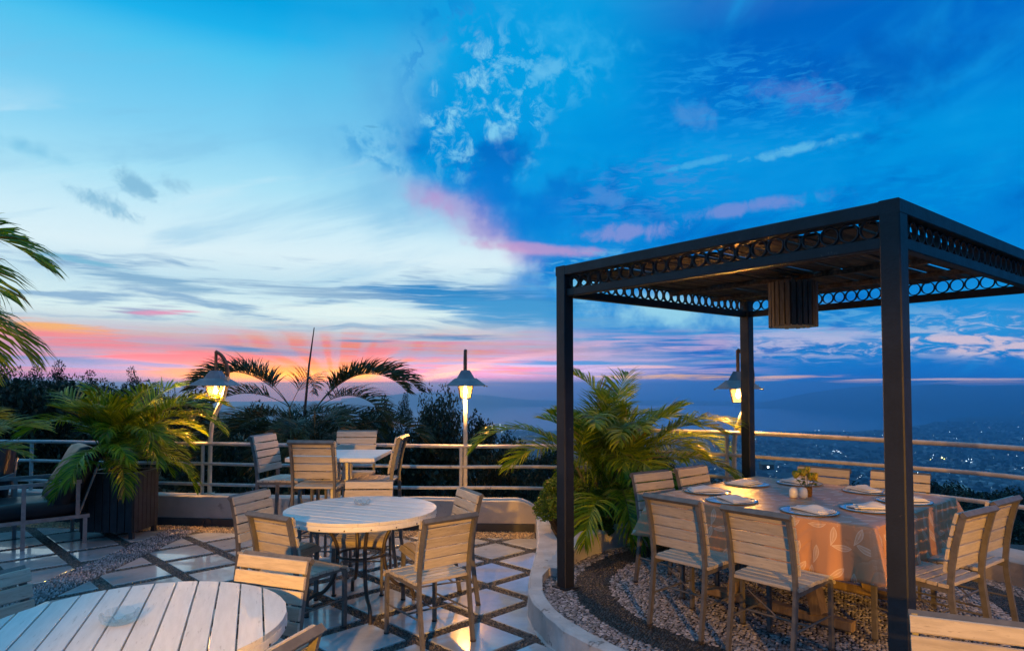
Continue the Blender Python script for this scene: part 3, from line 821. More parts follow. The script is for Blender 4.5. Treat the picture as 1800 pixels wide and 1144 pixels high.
# ================================================================== ROUND PLATFORM
pl = tag(MB().lathe([(1.89, 0), (1.89, ZP - 0.012)], 96, (CX, CYY, 0), cap0=False).build('dining_platform', 'mortar'), kind='structure')
def ring_strip(prof, a0, a1, n, c=(CX, CYY)):
    """solid ring sector; prof(angle_deg) -> list of (r, z) closed section"""
    b_ = MB()
    for i in range(n + 1):
        a = R(a0 + (a1 - a0) * i / n); sec = prof(math.degrees(a))
        for r_, z in sec: b_.v.append((c[0] + r_ * math.cos(a), c[1] + r_ * math.sin(a), z))
    k = len(sec)
    for i in range(n):
        for j in range(k):
            q = (j + 1) % k
            b_.f.append((i * k + j, (i + 1) * k + j, (i + 1) * k + q, i * k + q))
    b_.f.append(tuple(range(k))); b_.f.append(tuple(n * k + j for j in range(k - 1, -1, -1)))
    return b_
def curb_sec(a):
    w = 0.006 * math.sin(a * 0.31) + 0.004 * math.sin(a * 0.83)
    return [(1.875, 0.0), (1.875, 0.188 + w * 0.3), (1.885, 0.197 + w * 0.3), (1.965 + w, 0.197 + w * 0.3), (1.982 + w, 0.184), (1.982 + w, 0.02), (2.0 + w, 0.0)]
ring_strip(curb_sec, 163, 352, 110).build('kerb', 'plaster_white', pl, smooth=35)
P_ = jgrid(CX - 1.9, CX + 1.9, CYY - 1.9, CYY + 1.9, 0.0245)
d_ = np.hypot(P_[:, 0] - CX, P_[:, 1] - CYY)
ok = (d_ < 1.872) & ((d_ < 1.352) | (d_ > 1.622)) & (P_[:, 1] > 2.9)
pebbles('pale_pebbles', P_[ok], 0.031, 'grey_pebble', ZP - 0.008, 0.21, (0.55, 0.9), n=6, parent=pl)
P_ = jgrid(CX - 1.65, CX + 1.65, CYY - 1.65, CYY + 1.65, 0.0205)
d_ = np.hypot(P_[:, 0] - CX, P_[:, 1] - CYY)
ok = (d_ < 1.618) & (d_ > 1.358) & (P_[:, 1] > 2.9)
pebbles('black_pebbles', P_[ok], 0.025, 'black_pebble', ZP - 0.008, 0.22, (0.45, 0.85), parent=pl)

# ================================================================== LOW WALLS
w = thing('parapet_wall', 'low plastered parapet wall with dark skirting along the back of the tiled terrace', 'wall', (-3, 8, 0))
def wall_mesh(xs, prof):
    b_ = MB()
    for x in xs:
        sl = wallS(x); nx, ny = -sl / math.hypot(1, sl), 1 / math.hypot(1, sl)
        sec = prof(x); k = len(sec)
        for d, z in sec: b_.v.append((x + nx * d + 3, wallY(x) + ny * d - 8, z))
    for i in range(len(xs) - 1):
        for j in range(k):
            q = (j + 1) % k
            b_.f.append((i * k + j, i * k + q, (i + 1) * k + q, (i + 1) * k + j))
    b_.f.append(tuple(range(k - 1, -1, -1))); b_.f.append(tuple((len(xs) - 1) * k + j for j in range(k)))
    return b_
def wtop(x):
    e = max(0.0, (x - 0.02) / 0.26)
    return 0.365 - 0.105 * min(1, e) ** 2.2 + 0.003 * math.sin(x * 5)
xs_ = list(np.linspace(-9, 0, 60)) + list(np.linspace(0.03, 0.29, 8))
wall_mesh(xs_, lambda x: [(0, 0), (0, wtop(x) - 0.012), (0.012, wtop(x)), (0.19, wtop(x) + 0.004), (0.20, wtop(x) - 0.01), (0.20, -1.2)]).build('wall_body', 'plaster', w, smooth=40)
wall_mesh(list(np.linspace(-9, 0.262, 60)), lambda x: [(-0.014, 0.0), (-0.014, 0.098), (-0.006, 0.104), (0.004, 0.104), (0.004, 0.0)]).build('skirting', 'skirting', w, smooth=30)
MB().lathe([(0.055, -0.06), (0.055, 0.03), (0.042, 0.03), (0.042, -0.06)], 16).build('drain_pipe', 'chair_frame_dark', w, smooth=40, loc=(-3.64 + 3, wallY(-3.64) - 0.0 - 8, 0.055), rot=(R(90), 0, 0))

pb = thing('planter_bed', 'white plastered planter bed between the round platform and the parapet', 'planter', (0.9, 6.6, 0))
def loft(secs):
    b_ = MB(); k = len(secs[0])
    for s in secs:
        for x, y, z in s: b_.v.append((x - 0.9, y - 6.6, z))
    for i in range(len(secs) - 1):
        for j in range(k):
            q = (j + 1) % k
            b_.f.append((i * k + j, (i + 1) * k + j, (i + 1) * k + q, i * k + q))
    b_.f.append(tuple(range(k))); b_.f.append(tuple((len(secs) - 1) * k + j for j in range(k - 1, -1, -1)))
    return b_
lw = [((0.122, 4.95), (0.225, 4.97), .200), ((0.128, 5.25), (0.237, 5.30), .202), ((0.150, 5.50), (0.33, 5.60), .205), ((0.180, 5.75), (0.44, 5.80), .209), ((0.215, 6.10), (0.47, 6.02), .214),
      ((0.240, 6.45), (0.44, 6.35), .221), ((0.257, 6.9), (0.40, 6.9), .230), ((0.266, 7.3), (0.41, 7.3), .238), ((0.272, 7.755), (0.42, 7.755), .246)]
loft([[(o[0], o[1], 0), (o[0] + 0.004, o[1], z - 0.014), (o[0] + 0.02, o[1], z), (i[0], i[1], z), (i[0], i[1], 0)] for o, i, z in lw]).build('wall_side', 'plaster_white', pb, smooth=35)
def ftop(a):
    k = min(1.0, max(0.0, (160 - a) / 15)); k = k * k * (3 - 2 * k)
    return 0.208 + 0.122 * k
ring_strip(lambda a: [(1.745, 0.0), (1.752, ftop(a) - 0.014), (1.765, ftop(a)), (1.90, ftop(a) + 0.004), (1.915, ftop(a) - 0.012), (1.915, 0.0)], 166, 72, 50).build('wall_front', 'plaster_white', pb, smooth=35)
for o in pb.children:
    if o.name.startswith('wall_front'): o.location = (-0.9, -6.6, 0)
MB().prism([(x - 0.9, y - 6.6) for x, y in ((0.38, 5.78), (0.62, 6.28), (1.0, 6.68), (1.6, 6.95), (2.4, 7.02), (2.4, 7.70), (0.38, 7.745))], 0.02, 0.205).build('soil', 'soil', pb)

# right-hand parapet that follows the platform, with its railing
RPTS = [(1.15, 7.86), (1.50, 7.72), (1.85, 7.53), (2.18, 7.34), (2.42, 7.17), (2.95, 6.79), (3.25, 6.56), (3.54, 6.29), (3.85, 5.95), (4.10, 5.58), (4.27, 5.15), (4.36, 4.65), (4.36, 4.05), (4.2, 3.4)]
def catmull(pts, n=6):
    out = []
    for i in range(len(pts) - 1):
        p = [np.array(pts[max(0, min(len(pts) - 1, i + k))]) for k in (-1, 0, 1, 2)]
        for j in range(n):
            t_ = j / n
            out.append(tuple(0.5 * (2 * p[1] + (p[2] - p[0]) * t_ + (2 * p[0] - 5 * p[1] + 4 * p[2] - p[3]) * t_**2 + (3 * p[1] - p[0] - 3 * p[2] + p[3]) * t_**3)))
    out.append(tuple(pts[-1]))
    return out
RC = catmull(RPTS)
def normals(pl_):
    out = []
    for i in range(len(pl_)):
        a, b_ = pl_[max(0, i - 1)], pl_[min(len(pl_) - 1, i + 1)]
        d = Vector((b_[0] - a[0], b_[1] - a[1])).normalized(); out.append((-d.y, d.x))   # outward = away from the platform
    return out
RN = normals(RC)
rw = thing('parapet_wall', 'low white parapet wall that curves round the dining platform on the right', 'wall', (4.2, 5.2, 0))
b_ = MB()
for (x, y), (nx, ny) in zip(RC, RN):
    for d, z in ((-0.32, 0.0), (-0.32, 0.318), (-0.305, 0.33), (0.09, 0.335), (0.10, 0.32), (0.10, -1.2)):
        b_.v.append((x + nx * d - 4.2, y + ny * d - 5.2, z))
for i in range(len(RC) - 1):
    for j in range(6):
        q = (j + 1) % 6
        b_.f.append((i * 6 + j, i * 6 + q, (i + 1) * 6 + q, (i + 1) * 6 + j))
b_.f.append(tuple(range(5, -1, -1))); b_.f.append(tuple((len(RC) - 1) * 6 + j for j in range(6)))
b_.build('wall_body', 'plaster', rw, smooth=40)

# ================================================================== RAILINGS
def railing(label, path, norm, zs, posts, zbase, origin):
    t_ = thing('railing', label, 'railing', (*origin, 0), 0, 'pipe railings round the terrace edge')
    for i, z in enumerate(zs):
        MB().tube([(x - origin[0], y - origin[1], z + 0.004 * math.sin(x * 3 + i)) for x, y in path], 0.0225 if i == 0 else 0.0195, 10).build('top_rail' if i == 0 else 'rail', 'rail', t_, smooth=60)
    for x, y in posts:
        MB().tube([(x - origin[0], y - origin[1], zbase - 0.02), (x - origin[0], y - origin[1], zs[0] - 0.01)], 0.021, 10).build('post', 'rail', t_, smooth=60)
    return t_
LP = [(x, wallY(x) + 0.12) for x in np.linspace(-9, 0.95, 50)]
railing('long cream pipe railing of three bars on the low parapet at the back left', LP, None, (0.977, 0.735, 0.489), [(x, wallY(x) + 0.12) for x in (-8.2, -6.1, -3.78, -2.2, -0.60, 0.85)], 0.36, (-3.7, 8.3))
railing('curved pipe railing with worn grey top bar round the right side of the platform', RC, RN, (1.18, 0.94, 0.70), [RC[k] for k in (1, 22, 42, 60, 74)], 0.33, (3.5, 6.3))

# ================================================================== LAMP POSTS
def make_lamp(loc, rz, z0, label):
    """z measured from the wall top; hook plane is local X"""
    t_ = thing('lamp_post', label, 'lamp post', loc, rz, 'lantern lamp posts along the parapet')
    o = z0
    zz = lambda a: a - o
    MB().tube([(0, 0, 0), (0, 0, zz(0.9)), (0.005, 0, zz(1.1))] + bez((0.01, 0, zz(1.15)), (0.03, 0, zz(1.32)), (0.10, 0, zz(1.42)), (0.155, 0, zz(1.56)), 8) + bez((0.165, 0, zz(1.60)), (0.19, 0, zz(1.68)), (0.20, 0, zz(1.74)), (0.20, 0, zz(1.80)), 5), 0.025, 12).build('pole', 'lamp_pole', t_, smooth=60)
    MB().tube([(0, 0, 0), (0, 0, 0.015)], 0.06, 14).build('base_plate', 'lamp_pole', t_, smooth=40)
    MB().tube([(0.20, 0, zz(1.79))] + bez((0.20, 0, zz(1.83)), (0.20, 0, zz(1.97)), (0.14, 0, zz(2.07)), (0.045, 0, zz(2.105)), 10), 0.021, 10).build('hook', 'lamp_hook', t_, smooth=60)
    MB().tube([(0.052, 0, zz(2.105)), (0.052, 0, zz(1.85))], 0.019, 10).build('stem', 'lamp_hook', t_, smooth=60)
    s2 = math.sqrt(2)
    c = (0.052, 0, zz(0))
    MB().lathe([(0.050 * s2, 1.872), (0.105 * s2, 1.772), (0.100 * s2, 1.768), (0.046 * s2, 1.866)], 4, c, a0=R(45)).build('hood_top', 'lamp_hood', t_)
    MB().lathe([(0.105 * s2, 1.776), (0.125 * s2, 1.776), (0.232 * s2, 1.690), (0.228 * s2, 1.685), (0.12 * s2, 1.768)], 4, c, cap0=False, cap1=False, a0=R(45)).build('hood', 'lamp_hood', t_)
    for a in (45, 135, 225, 315):
        MB().lathe([(0.001, -0.009), (0.008, -0.005), (0.008, 0.005), (0.001, 0.009)], 8, (c[0] + 0.24 * s2 * math.cos(R(a)), 0.24 * s2 * math.sin(R(a)), zz(1.682))).build('finial', 'lamp_hook', t_)
    f = MB()
    for a in (45, 135, 225, 315):
        ca, sa_ = math.cos(R(a)), math.sin(R(a))
        f.beam((c[0] + 0.085 * s2 * ca, 0.085 * s2 * sa_, zz(1.69)), (c[0] + 0.058 * s2 * ca, 0.058 * s2 * sa_, zz(1.545)), 0.010, 0.010)
    for sx_, sy_, lx, ly in ((0, 1, .122, .008), (0, -1, .122, .008), (1, 0, .008, .106), (-1, 0, .008, .106)): f.box(c[0] + sx_ * 0.057, sy_ * 0.057, zz(1.541), lx, ly, 0.010)
    for sx_, sy_, lx, ly in ((0, 1, .12, .009), (0, -1, .12, .009), (1, 0, .009, .12), (-1, 0, .009, .12)):
        f.box(c[0] + sx_ * 0.083, sy_ * 0.083, zz(1.688), lx * 1.4 if lx > .05 else lx, ly * 1.4 if ly > .05 else ly, 0.008)
    f.build('lantern_frame', 'ring', t_)
    for k in range(4):
        a = R(90 * k); ca, sa_ = math.cos(a), math.sin(a)
        q = [(-0.079, 0.081, 1.685), (0.079, 0.081, 1.685), (0.055, 0.056, 1.548), (-0.055, 0.056, 1.548)]
        q2 = [(x, y - 0.003, z) for x, y, z in q]
        vs = [(c[0] + x * ca - y * sa_, x * sa_ + y * ca, zz(z)) for x, y, z in q + q2]
        MB().raw(vs, [(0, 1, 2, 3), (7, 6, 5, 4), (0, 4, 5, 1), (1, 5, 6, 2), (2, 6, 7, 3), (3, 7, 4, 0)]).build('pane', 'pane', t_)
    bl_ = MB().lathe([(0.004, 1.588), (0.016, 1.596), (0.024, 1.614), (0.022, 1.634), (0.012, 1.652), (0.009, 1.680)], 14, c).build('bulb', 'bulb', t_, smooth=80)
    L_ = lamp_light('lantern_light', (0.052, 0, zz(1.615)), 130, (1.0, 0.47, 0.11), 0.022)
    L_.parent = t_
    return t_
make_lamp((-3.69, wallY(-3.69) + 0.13, 0.365), 0, 0.365, 'lit lantern lamp post with wide D-shaped hook, behind the potted palm on the left')
make_lamp((-0.55, wallY(-0.55) + 0.13, 0.365), R(96), 0.365, 'lit lantern lamp post in the middle, its hook seen edge-on against the sunset')
make_lamp((2.39, 7.22, 0.33), R(-18), 0.36, 'lit lantern lamp post half hidden by the rear post of the pergola')

# ================================================================== PERGOLA
pg = thing('pergola', 'dark metal pergola with ring frieze and slatted roof over the dining table', 'pergola', (2.152, 5.051, 0), 0.6755)
PU, PV, PT = 1.267, 1.201, 2.622      # half spans, top height
for su in (-1, 1):
    for sv in (-1, 1):
        MB().box(su * PU, sv * PV, (0.138 + PT - 0.01) / 2, 0.098, 0.098, PT - 0.148, ch=0.006).build('post', 'perg', pg)
        MB().box(su * PU, sv * PV, 0.150, 0.15, 0.15, 0.010).build('base_plate', 'perg', pg)
for sv in (-1, 1):
    MB().box(0, sv * PV, PT - 0.0375, 2 * PU + 0.10, 0.102, 0.075, ch=0.005).build('top_beam', 'perg', pg)
    MB().box(0, sv * PV, 2.413, 2 * PU - 0.10, 0.055, 0.060, ch=0.005).build('lower_beam', 'perg', pg)
for su in (-1, 1):
    MB().box(su * PU, 0, PT - 0.039, 0.098, 2 * PV - 0.104, 0.073, ch=0.005).build('top_beam', 'perg', pg)
    MB().box(su * PU, 0, 2.413, 0.055, 2 * PV - 0.10, 0.058, ch=0.005).build('lower_beam', 'perg', pg)
rb = MB(); n = 28; ro, ri, hw = 0.0505, 0.0445, 0.012
for i in range(n):
    a = 2 * math.pi * i / n
    for r_, y in ((ro, -hw), (ro, hw), (ri, hw), (ri, -hw)): rb.v.append((r_ * math.cos(a), y, r_ * math.sin(a)))
for i in range(n):
    j = (i + 1) % n
    for k in range(4): rb.f.append((i * 4 + k, i * 4 + (k + 1) % 4, j * 4 + (k + 1) % 4, j * 4 + k))
ring_me = rb.mesh('ring'); shade(ring_me, 40); ring_me.materials.append(MAT['ring'])
zr = 2.495
for sv in (-1, 1):
    k = 23; span = 2 * PU - 0.12
    for i in range(k): link('ring', ring_me, None, pg, loc=(-span / 2 + span * (i + 0.5) / k, sv * PV, zr))
for su in (-1, 1):
    k = 22; span = 2 * PV - 0.12
    for i in range(k): link('ring', ring_me, None, pg, loc=(su * PU, -span / 2 + span * (i + 0.5) / k, zr), rot=(0, 0, R(90)))
for x in (-0.62, 0.02, 0.66):
    MB().box(x, 0, 2.512, 0.05, 2 * PV - 0.06, 0.035, ch=0.004).build('batten', 'roof_slat', pg)
y = -PV + 0.085
while y < PV - 0.07:
    wd = rnd.uniform(0.052, 0.076)
    for half in (0, 1):
        x0, x1 = (-PU + 0.05, rnd.uniform(-0.05, 0.12)) if half == 0 else (x1 + 0.004, PU - 0.05)
        MB().box((x0 + x1) / 2, 0, 0, x1 - x0, wd, 0.016, ch=0.003).build('roof_slat', 'roof_slat', pg, loc=(0, y + wd / 2, 2.541 + rnd.uniform(-0.004, 0.01)), rot=(R(rnd.gauss(0, 7)), R(rnd.gauss(0, 0.25)), R(rnd.gauss(0, 0.25))))
    y += wd + (rnd.uniform(0.002, 0.006) if rnd.random() < 0.72 else rnd.uniform(0.012, 0.020))

pd = thing('pendant_lamp', 'dark drum pendant lamp of bamboo strips hanging under the pergola roof', 'pendant lamp', (2.10, 4.97, 2.13))
MB().tube([(0, 0, 0.30), (0, 0, 0.386)], 0.012, 10).build('hanging_rod', 'lamp_hood', pd, smooth=60)
MB().lathe([(0.05, 0.372), (0.05, 0.38)], 16).build('ceiling_plate', 'lamp_hood', pd)
for k in range(26):
    a = 2 * math.pi * k / 26
    MB().box(0.166, 0, 0.165, 0.012, 0.031, 0.33, ch=0.003).build('strip', 'shade', pd, rot=(0, 0, a), loc=(0, 0, rnd.uniform(-0.002, 0.002)))
MB().lathe([(0.152, 0.012), (0.152, 0.318)], 32, cap0=False, cap1=False).build('drum_lining', 'ring', pd, smooth=60)
MB().tube([(0.0, 0, 0.372), (-0.10, 0.03, 0.366), (-0.16, 0.10, 0.375), (-0.2, 0.2, 0.384)], 0.004, 6).build('cable', 'ring', pd, smooth=60)
MB().lathe([(0.157, 0.002), (0.157, 0.012)], 32).build('diffuser', 'diffuser', pd, smooth=40)
# ================================================================== CHAIRS
def make_chair(name, label, sh, loc, rz, group, frame='chair_frame'):
    """slatted chair, seat height sh; front faces local +Y"""
    t_ = thing(name, label, 'chair', loc, rz, group)
    e = sh - 0.44
    def sh_(pts): return [(x, y, z + e if z > 0.3 else z) for x, y, z in pts]
    sec = [(-0.010, -0.0155), (0.010, -0.0155), (0.010, 0.0155), (-0.010, 0.0155)]
    xs = 0.190
    for s in (-1, 1):
        rear = [(s * xs, -0.255, 0), (s * xs, -0.222, 0.22)] + sh_([(s * xs, -0.205, 0.36), (s * xs, -0.202, 0.44), (s * xs, -0.212, 0.54), (s * xs, -0.232, 0.66), (s * xs, -0.262, 0.78), (s * xs, -0.277, 0.835)])
        MB().tube(rear, 0, sec=sec).build('rear_leg', frame, t_, smooth=50)
        fr = [(s * xs, 0.222, 0)] + sh_([(s * xs, 0.222, 0.345)] + bez((s * xs, 0.222, 0.36), (s * xs, 0.221, 0.40), (s * xs, 0.20, 0.412), (s * xs, 0.17, 0.413), 5) + [(s * xs, -0.19, 0.402)])
        MB().tube(fr, 0, sec=sec).build('front_leg', frame, t_, smooth=50)
        MB().tube([(s * xs, -0.225, 0.20), (s * xs, 0.216, 0.20)], 0.0065, 8).build('stretcher', frame, t_, smooth=60)
        for y in (-0.255, 0.222):
            MB().tube([(s * xs, y, 0), (s * xs, y, 0.012)], 0.020, 8).build('foot', 'chair_frame_dark', t_)
    MB().tube([(-xs, -0.05, 0.20), (xs, -0.05, 0.20)], 0.0065, 8).build('stretcher', frame, t_, smooth=60)
    MB().tube(sh_([(-xs, -0.04, 0.32 if e == 0 else 0.32)]) + [(0.0, -0.05, 0.205)], 0.005, 6).build('brace', frame, t_, smooth=60)
    if e > 0.1:
        MB().tube([(-xs, 0.222, 0.30), (xs, 0.222, 0.30)], 0.011, 8).build('foot_rest', frame, t_, smooth=60)
    MB().tube(sh_([(-xs - 0.018, -0.281, 0.828), (xs + 0.018, -0.281, 0.828)]), 0, sec=[(-0.016, -0.013), (0.016, -0.013), (0.016, 0.013), (-0.016, 0.013)]).build('top_rail', frame, t_)
    # back slats, on the front of the uprights
    for k in range(5):
        z = 0.534 + 0.0685 * k + e
        zz_ = z - e
        y = np.interp(zz_, [0.44, 0.54, 0.66, 0.78, 0.835], [-0.202, -0.212, -0.232, -0.262, -0.277]) + 0.029
        ti = np.interp(zz_, [0.5, 0.8], [0.10, 0.25])
        MB().box(0, 0, 0, 0.415, 0.017, 0.0615, ch=0.004).build('back_slat', 'chair_slat', t_, loc=(0, float(y), z), rot=(float(ti), 0, rnd.gauss(0, 0.002)))
    # seat slats running across
    for k in range(7):
        y = -0.172 + 0.0605 * k
        MB().box(0, 0, 0, 0.415, 0.054, 0.020, ch=0.004).build('seat_slat', 'chair_slat', t_, loc=(0, y, 0.432 + e - 0.003 * abs(k - 3) ** 0.5), rot=(0.0 if k < 6 else -0.28, 0, rnd.gauss(0, 0.002)))
    MB().box(0, 0, 0, 0.415, 0.045, 0.018, ch=0.004).build('seat_slat', 'chair_slat', t_, loc=(0, 0.237, 0.402 + e), rot=(-1.1, 0, 0))
    return t_
CH0 = None
def chair(bx, by, fx, fy, z, label, group, scale=None):
    """bx, by: middle of the top of the back; f: direction the chair faces"""
    global CH0
    l = math.hypot(fx, fy); fx, fy = fx / l, fy / l
    s = scale[1] if scale else 1
    loc = (bx + fx * 0.265 * s, by + fy * 0.265 * s, z)
    if CH0 is None:
        CH0 = make_chair('slatted_chair', label, 0.44, loc, face(fx, fy), group)
        return CH0
    return dup(CH0, loc, face(fx, fy), label, group, scale)
GD = 'slatted chairs round the laid dining table'
chair(1.00, 4.20, 0.756, 0.655, ZP + 0.008, 'chair seen from behind at the near side of the dining table, left one of two', GD)
chair(1.366, 3.767, 0.756, 0.655, ZP + 0.008, 'chair seen from behind nearest the viewer at the laid table, beside the front post', GD)
chair(1.12, 5.40, 0.56, -0.83, ZP + 0.008, 'chair facing the viewer at the dining table, closest to the planter palm', GD)
chair(1.52, 5.70, 0.66, -0.75, ZP + 0.008, 'chair facing the viewer at the dining table, between the planter palm and rear post', GD)
chair(2.63, 5.66, -0.69, -0.72, ZP + 0.008, 'chair on the far side of the dining table, behind the yellow flowers', GD)
chair(3.10, 5.36, -0.64, -0.77, ZP + 0.008, 'chair on the far side of the dining table, cut by the thick front post', GD)
chair(2.62, 3.79, -0.55, 0.835, ZP + 0.008, 'chair at the right side of the dining table, next to the thick front post', GD)
chair(3.03, 4.14, -0.58, 0.81, ZP + 0.008, 'rightmost chair at the dining table, close to the right parapet', GD)
GR = 'slatted chairs round the middle round table'
chair(-1.25, 5.90, 0.03, -1.0, 0.013, 'chair behind the middle round table, facing the viewer across the glass ashtray', GR)
chair(-0.335, 5.36, -0.90, -0.45, 0.013, 'chair right of the middle round table, half hidden by the chair before it', GR)
chair(-0.40, 4.34, -0.62, 0.78, 0.013, 'chair seen from behind at right front of the middle round table, warm lit seat', GR)
chair(-1.585, 4.40, 0.52, 0.85, 0.013, 'chair with bright yellow lit back slats at left front of the middle round table', GR)
chair(-2.06, 5.28, 0.95, -0.32, 0.013, 'chair with blue sheen on its back at the left of the middle round table', GR)
GN = 'slatted chairs round the near table'
chair(-1.17, 3.34, -0.36, -0.93, 0.013, 'golden lit chair facing the viewer over the near round table', GN)
chair(-0.755, 2.20, -0.94, 0.33, 0.013, 'chair with only its top corner in view at the bottom edge, beside the near table', GN)
chair(-2.34, 2.95, 0.92, -0.38, 0.013, 'unlit grey chair at the left edge, its slatted back cut by the picture edge', GN)
chair(1.67, 2.44, -0.40, -0.91, 0.013, 'chair in the bottom right corner in front of the thick pergola post', None)
BR0 = None
GB = 'tall slatted chairs round the high square table'
def bar(bx, by, fx, fy, label):
    global BR0
    l = math.hypot(fx, fy); fx, fy = fx / l, fy / l
    loc = (bx + fx * 0.265, by + fy * 0.265, 0.013)
    if BR0 is None:
        BR0 = make_chair('bar_chair', label, 0.80, loc, face(fx, fy), GB); return BR0
    return dup(BR0, loc, face(fx, fy), label, GB)
bar(-1.74, 5.81, 0.10, 1.0, 'tall chair seen from behind on the near side of the high square table')
bar(-2.42, 6.50, 1.0, -0.16, 'tall chair at the left side of the high square table')
bar(-1.63, 7.06, 0.0, -1.0, 'tall chair at the far side of the high square table, against the railing')
bar(-1.05, 6.40, -1.0, 0.02, 'tall chair seen side-on at the right of the high square table')

# ================================================================== ROUND TABLES
def round_table(loc, r, ang, label, rim=0.045, n=12):
    t_ = thing('round_table', label, 'table', loc, ang, 'round slatted tables')
    H = 0.74
    pitch = 2 * r / n
    for k in range(n):
        a, b_ = -r + pitch * k + 0.0035, -r + pitch * (k + 1) - 0.0035
        poly = []
        ys = np.linspace(a, b_, 6)
        hw = [math.sqrt(max(1e-6, r * r - min(y * y, r * r))) for y in ys]
        poly = [(h, y) for h, y in zip(hw, ys)] + [(-h, y) for h, y in zip(hw[::-1], ys[::-1])]
        m_ = MB().prism(poly, H - 0.022, H - 0.002)
        ins = [(x * 0.998, (y - (a + b_) / 2) * 0.96 + (a + b_) / 2) for x, y in poly]
        nn = len(poly); o = len(m_.v)
        m_.v.extend([(x, y, H) for x, y in ins]); m_.f.pop(1)
        m_.f.append(tuple(range(o, o + nn)))
        for i in range(nn): m_.f.append((nn + i, nn + (i + 1) % nn, o + (i + 1) % nn, o + i))
        m_.build('table_slat', 'table_slat', t_, loc=(0, 0, rnd.uniform(-0.0012, 0.0)), smooth=20)
    MB().lathe([(r - 0.030, H - 0.024), (r - 0.0005, H - 0.024), (r + 0.0015, H - 0.028), (r + 0.0015, H - rim - 0.012), (r - 0.004, H - rim - 0.018), (r - 0.030, H - rim - 0.018), (r - 0.030, H - 0.024)], 72, cap0=False, cap1=False).build('rim', 'table_slat', t_, smooth=35)
    bolt = MB().lathe([(0.0055, -0.004), (0.0055, 0.002), (0.003, 0.0035)], 8).mesh('bolt')
    bolt.materials.append(MAT['bolt'])
    for k in range(20):
        a = 2 * math.pi * k / 20 + 0.11
        link('bolt', bolt, None, t_, loc=((r + 0.001) * math.cos(a), (r + 0.001) * math.sin(a), H - rim - 0.004), rot=(R(90), 0, a + R(90)))
    MB().box(0, 0, H - 0.034, 2 * r - 0.08, 0.05, 0.02).box(0, 0.0, H - 0.034, 0.05, 2 * r - 0.08, 0.019).build('under_bar', 'table_leg', t_)
    for k in range(4):
        a = R(45 + 90 * k)
        pr = [(0.45, 0.695), (0.36, 0.685), (0.265, 0.62), (0.19, 0.50), (0.175, 0.38), (0.20, 0.24), (0.27, 0.145), (0.345, 0.12), (0.395, 0.085), (0.41, 0.03), (0.41, 0.0)]
        pr = catmull(pr, 4)
        MB().tube([(r_ * math.cos(a), r_ * math.sin(a), z) for r_, z in pr], 0.0145, 10).build('leg', 'table_leg', t_, smooth=60)
    MB().lathe([(0.183, 0.39), (0.183, 0.405), (0.170, 0.405), (0.170, 0.39), (0.183, 0.39)], 32, cap0=False, cap1=False).build('leg_ring', 'table_leg', t_, smooth=40)
    return t_
round_table((-1.155, 5.16, 0.013), 0.572, R(157), 'white slatted round table in the middle with chairs all round it')
round_table((-1.50, 2.69, 0.013), 0.575, R(111), 'white slatted round table cut by the bottom left corner')
# high square table
st = thing('square_table', 'high white slatted square table by the railing', 'table', (-1.625, 6.40, 0.013), R(-1))
for k in range(8):
    MB().box(0, 0, 0, 0.76, 0.0985 - 0.006, 0.024, ch=0.003).build('table_slat', 'table_slat', st, loc=(0, -0.3465 + 0.099 * k, 1.018))
for s in (-1, 1):
    MB().box(s * 0.392, 0, 1.0135, 0.022, 0.80, 0.036, ch=0.003).box(0, s * 0.398, 1.0130, 0.76, 0.012, 0.034).build('rim', 'table_slat', st)
for sx_ in (-1, 1):
    for sy_ in (-1, 1):
        MB().box(sx_ * 0.055, sy_ * 0.055, 0.505, 0.055, 0.055, 0.97, ch=0.004).build('leg', 'table_slat', st)
MB().box(0, 0, 0.022, 0.58, 0.09, 0.044, ch=0.006).box(0, 0, 0.021, 0.09, 0.58, 0.042, ch=0.006).build('base', 'table_slat', st)

# ashtrays
def ashtray(loc, label, s=1.0):
    prof = [(0.040, 0.0), (0.050, 0.004), (0.056, 0.020), (0.057, 0.034), (0.052, 0.036), (0.046, 0.030), (0.043, 0.012), (0.036, 0.008), (0.004, 0.007)]
    b_ = MB().lathe([(r_ * s, z * s) for r_, z in prof], 40)
    for i, (x, y, z) in enumerate(b_.v):
        a = math.degrees(math.atan2(y, x)) % 120; rr = math.hypot(x, y)
        if z > 0.028 * s and abs(a - 60) < 14: z -= 0.011 * s
        f = 1 + 0.035 * math.cos(10 * math.atan2(y, x)) if z > 0.003 and rr > 0.045 * s else 1
        b_.v[i] = (x * f, y * f, z)
    return tag(b_.build('ashtray', 'glass', smooth=35, loc=loc), label, 'ashtray', 'glass ashtrays')
ashtray((-1.565, 2.70, 0.7545), 'clear glass ashtray on the near round table at bottom left', 1.25)
ashtray((-1.19, 5.33, 0.7545), 'clear glass ashtray on the middle round table', 1.12)

# ================================================================== DINING TABLE
UX, UY = 0.745, 0.667          # local +X of the table
TA = math.atan2(UY, UX)
TC = (2.096, 4.868)
TH = ZP + 0.745
dt = thing('dining_table', 'square trestle dining table hidden under the leaf print cloth', 'table', (*TC, ZP + 0.006), TA)
MB().box(0, 0, 0.715, 1.48, 1.48, 0.040, ch=0.006).build('tabletop', 'trestle', dt)
for s in (-1, 1):
    MB().box(s * 0.42, 0, 0.042, 0.085, 1.02, 0.062, ch=0.012).build('foot', 'trestle', dt)
    for q in (-1, 1):
        MB().beam((s * 0.42, q * 0.30, 0.073), (s * 0.42, q * 0.16, 0.695), 0.07, 0.10, up=(1, 0, 0)).build('leg', 'trestle', dt)
MB().box(0, 0, 0.30, 0.76, 0.06, 0.09, ch=0.006).build('stretcher', 'trestle', dt)
